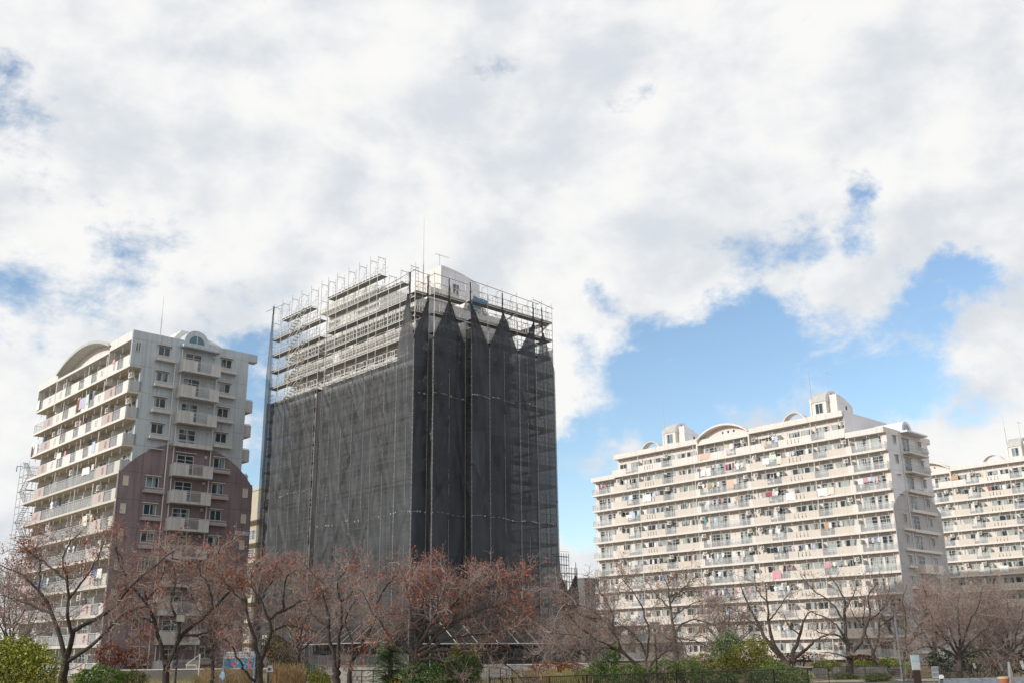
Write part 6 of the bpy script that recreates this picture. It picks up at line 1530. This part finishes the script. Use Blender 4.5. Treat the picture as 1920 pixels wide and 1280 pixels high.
row(6, 'r1', [('navy', 'shirt', .5, .6, 1.9), ('orange', 'towel', .6, 1.0, 1.85), ('white', 'towel', .5, .8, 1.9), ('black', 'shirt', .5, .6, 1.9), ('grey', 'trousers', .4, .8, 1.9)])
row(6, 's2', mixset(_r, 2, ['lilac', 'white'])); row(6, 'r2', mixset(_r, 3, ['pale blue', 'navy', 'white']))
row(5, 'c', [('white', 'shirt', .5, .6, 1.95), ('lilac', 'shirt', .5, .65, 1.95), ('pale blue', 'shirt', .5, .65, 1.95), ('navy', 'trousers', .45, .85, 1.95)]); row(5, 'r2', mixset(_r, 5, ['black', 'white', 'navy', 'grey'])); row(5, 's1', mixset(_r, 5, ['white', 'navy', 'lilac']))
row(5, 'm2', mixset(_r, 5, ['black', 'yellow', 'white', 'navy'])); row(5, 'm1', mixset(_r, 5, ['white', 'navy', 'grey'])); row(5, 'r4', mixset(_r, 3, ['white', 'black', 'pale blue'])); row(5, 's2', mixset(_r, 4, ['navy', 'blue', 'lilac', 'grey']))
row(4, 'r2', [('pink', 'sheet', 1.5, 1.3, 1.35), ('yellow', 'shirt', .5, .6, 1.95), ('black', 'trousers', .4, .8, 1.95), ('red', 'shirt', .5, .6, 1.95), ('navy', 'shirt', .5, .6, 1.95)], -.06)
row(4, 'r1', [('pink', 'towel', .9, .8, 1.95), ('white', 'shirt', .5, .6, 1.9), ('grey', 'shirt', .5, .6, 1.9)]); row(4, 's2', [('white', 'sheet', 1.9, 1.1, 1.2), ('navy', 'shirt', .5, .6, 1.9), ('blue', 'shirt', .5, .6, 1.9)], -.06); row(4, 'm2', mixset(_r, 5, ['black', 'grey', 'navy', 'white']))
row(4, 'f', mixset(_r, 3, ['red', 'orange', 'white'])); row(3, 'r2', mixset(_r, 5, ['brown', 'white', 'grey', 'pale blue'])); row(3, 'm2', mixset(_r, 6, ['blue', 'white', 'red', 'navy', 'lilac'])); row(3, 'f', mixset(_r, 4, ['navy', 'red', 'white'])); row(3, 'm1', mixset(_r, 4, ['pink', 'white', 'grey']))
row(2, 'm2', [('white', 'sheet', 1.5, 1.2, 1.3), ('cream', 'sheet', 1.2, 1.2, 1.35), ('pale blue', 'sheet', 1.0, .9, 1.5)], -.06); row(2, 'r4', [('white', 'sheet', 1.2, 1.1, 1.6), ('lilac', 'towel', .6, .9, 1.7)], -.05); row(1, 'r2', mixset(_r, 4, ['white', 'pale blue', 'navy'])); row(1, 'c', mixset(_r, 5, ['blue', 'orange', 'white', 'navy']))
GF = 'washing on the farthest block'
for k, y0, y1, items in ((11, 12, 16.8, mixset(_r, 4, ['yellow', 'navy', 'red', 'white'])), (10, 11.8, 16, [('red', 'shirt', .7, .8, 1.95), ('navy', 'shirt', .5, .7, 1.9), ('white', 'towel', .6, .8, 1.9)]), (11, 18.2, 22.6, [('orange', 'sheet', 1.4, .8, 2.0)]), (9, 23.8, 27, [('pale blue', 'sheet', 1.5, .9, 1.6)]), (5, 12, 16, [('white', 'sheet', 1.6, 1.1, 1.4)]), (4, 18, 22, mixset(_r, 4, ['navy', 'white', 'lilac'])), (7, 23.8, 27, mixset(_r, 3, ['pink', 'peach', 'white'])), (8, 12, 16, mixset(_r, 3, ['teal', 'navy', 'white']))):
    hang(FC, FR, k, y0, y1, -.03, items, 'farthest block, bay from %d' % int(y0) if False else ('farthest block beside the slots' if y0 < 13 else 'farthest block left of slots' if y0 < 20 else 'farthest block middle bay'), ORD[11 - k], GF)
GL = 'washing on the grey tower'
def rowl(k, y0, y1, items, where, xo=-.03): hang(LC, FL, k, y0, y1, xo, items, where, ORD[11 - k], GL)
rowl(11, .8, 5.0, [('pink', 'towel', .8, .5, 1.5)], 'grey tower near end'); rowl(11, 26, 28.4, [('white', 'towel', .9, 1.2, 1.35)], 'grey tower far end', -.05)
rowl(10, 9.0, 14.4, [('brown', 'towel', .9, 1.35, 1.6), ('lilac', 'sheet', 1.7, 1.25, 1.55), ('mint green', 'towel', .8, 1.1, 1.7), ('navy', 'shirt', .8, .8, 1.8), ('grey', 'shirt', .6, .7, 1.8)], 'grey tower middle bay', -.06)
rowl(9, 9.5, 13, [('pink', 'shirt', .6, .6, 1.8), ('navy', 'shirt', .6, .6, 1.8)], 'grey tower middle bay'); rowl(9, 22.6, 28.3, [('white', 'towel', .9, .8, 1.7), ('cream', 'shirt', .8, .8, 1.7), ('pale blue', 'shirt', .6, .7, 1.8), ('navy', 'shirt', .6, .6, 1.8)], 'grey tower far end')
rowl(9, 25.5, 28.4, [('brown', 'trousers', .7, 1.3, 1.2), ('white', 'sheet', 1.0, 1.3, 1.25)], 'grey tower far end rail', -.06)
rowl(8, 6.9, 9.5, [('black', 'shirt', .9, .7, 1.9), ('pale blue', 'towel', .9, 1.2, 1.4)], 'grey tower middle bay right end'); rowl(8, 15, 19, [('white', 'sheet', 1.4, .7, 1.75), ('pink', 'towel', .5, .6, 1.7)], 'grey tower middle bay left end')
rowl(7, 6.9, 10, [('white', 'sheet', 1.7, .8, 1.6), ('navy', 'shirt', .5, .5, 1.7), ('cream', 'towel', .6, .6, 1.7)], 'grey tower middle bay right end'); rowl(6, 15, 19, [('white', 'shirt', .7, .8, 1.8), ('blue', 'shirt', .6, .7, 1.8), ('black', 'shirt', .8, .8, 1.9)], 'grey tower middle bay left end')
rowl(5, 5.0, 8.5, [('cream', 'sheet', 1.2, 1.1, 1.9), ('peach', 'shirt', .6, .8, 1.9)], 'grey tower near end'); rowl(4, .8, 3.5, [('white', 'towel', .8, 1.3, 1.8), ('cream', 'towel', .7, 1.2, 1.8)], 'grey tower near end'); rowl(4, 9, 12, [('white', 'shirt', .7, .7, 1.8), ('pale blue', 'shirt', .6, .7, 1.8)], 'grey tower middle bay')
rowl(3, 15, 20, [('blue', 'towel', 1.2, .8, 1.6), ('pale blue', 'shirt', .7, .8, 1.7)], 'grey tower middle bay left end'); rowl(3, 1, 5, [('pink', 'shirt', .6, .7, 1.8), ('blue', 'shirt', .5, .7, 1.8), ('white', 'sheet', 1.2, 1.0, 1.7)], 'grey tower near end')
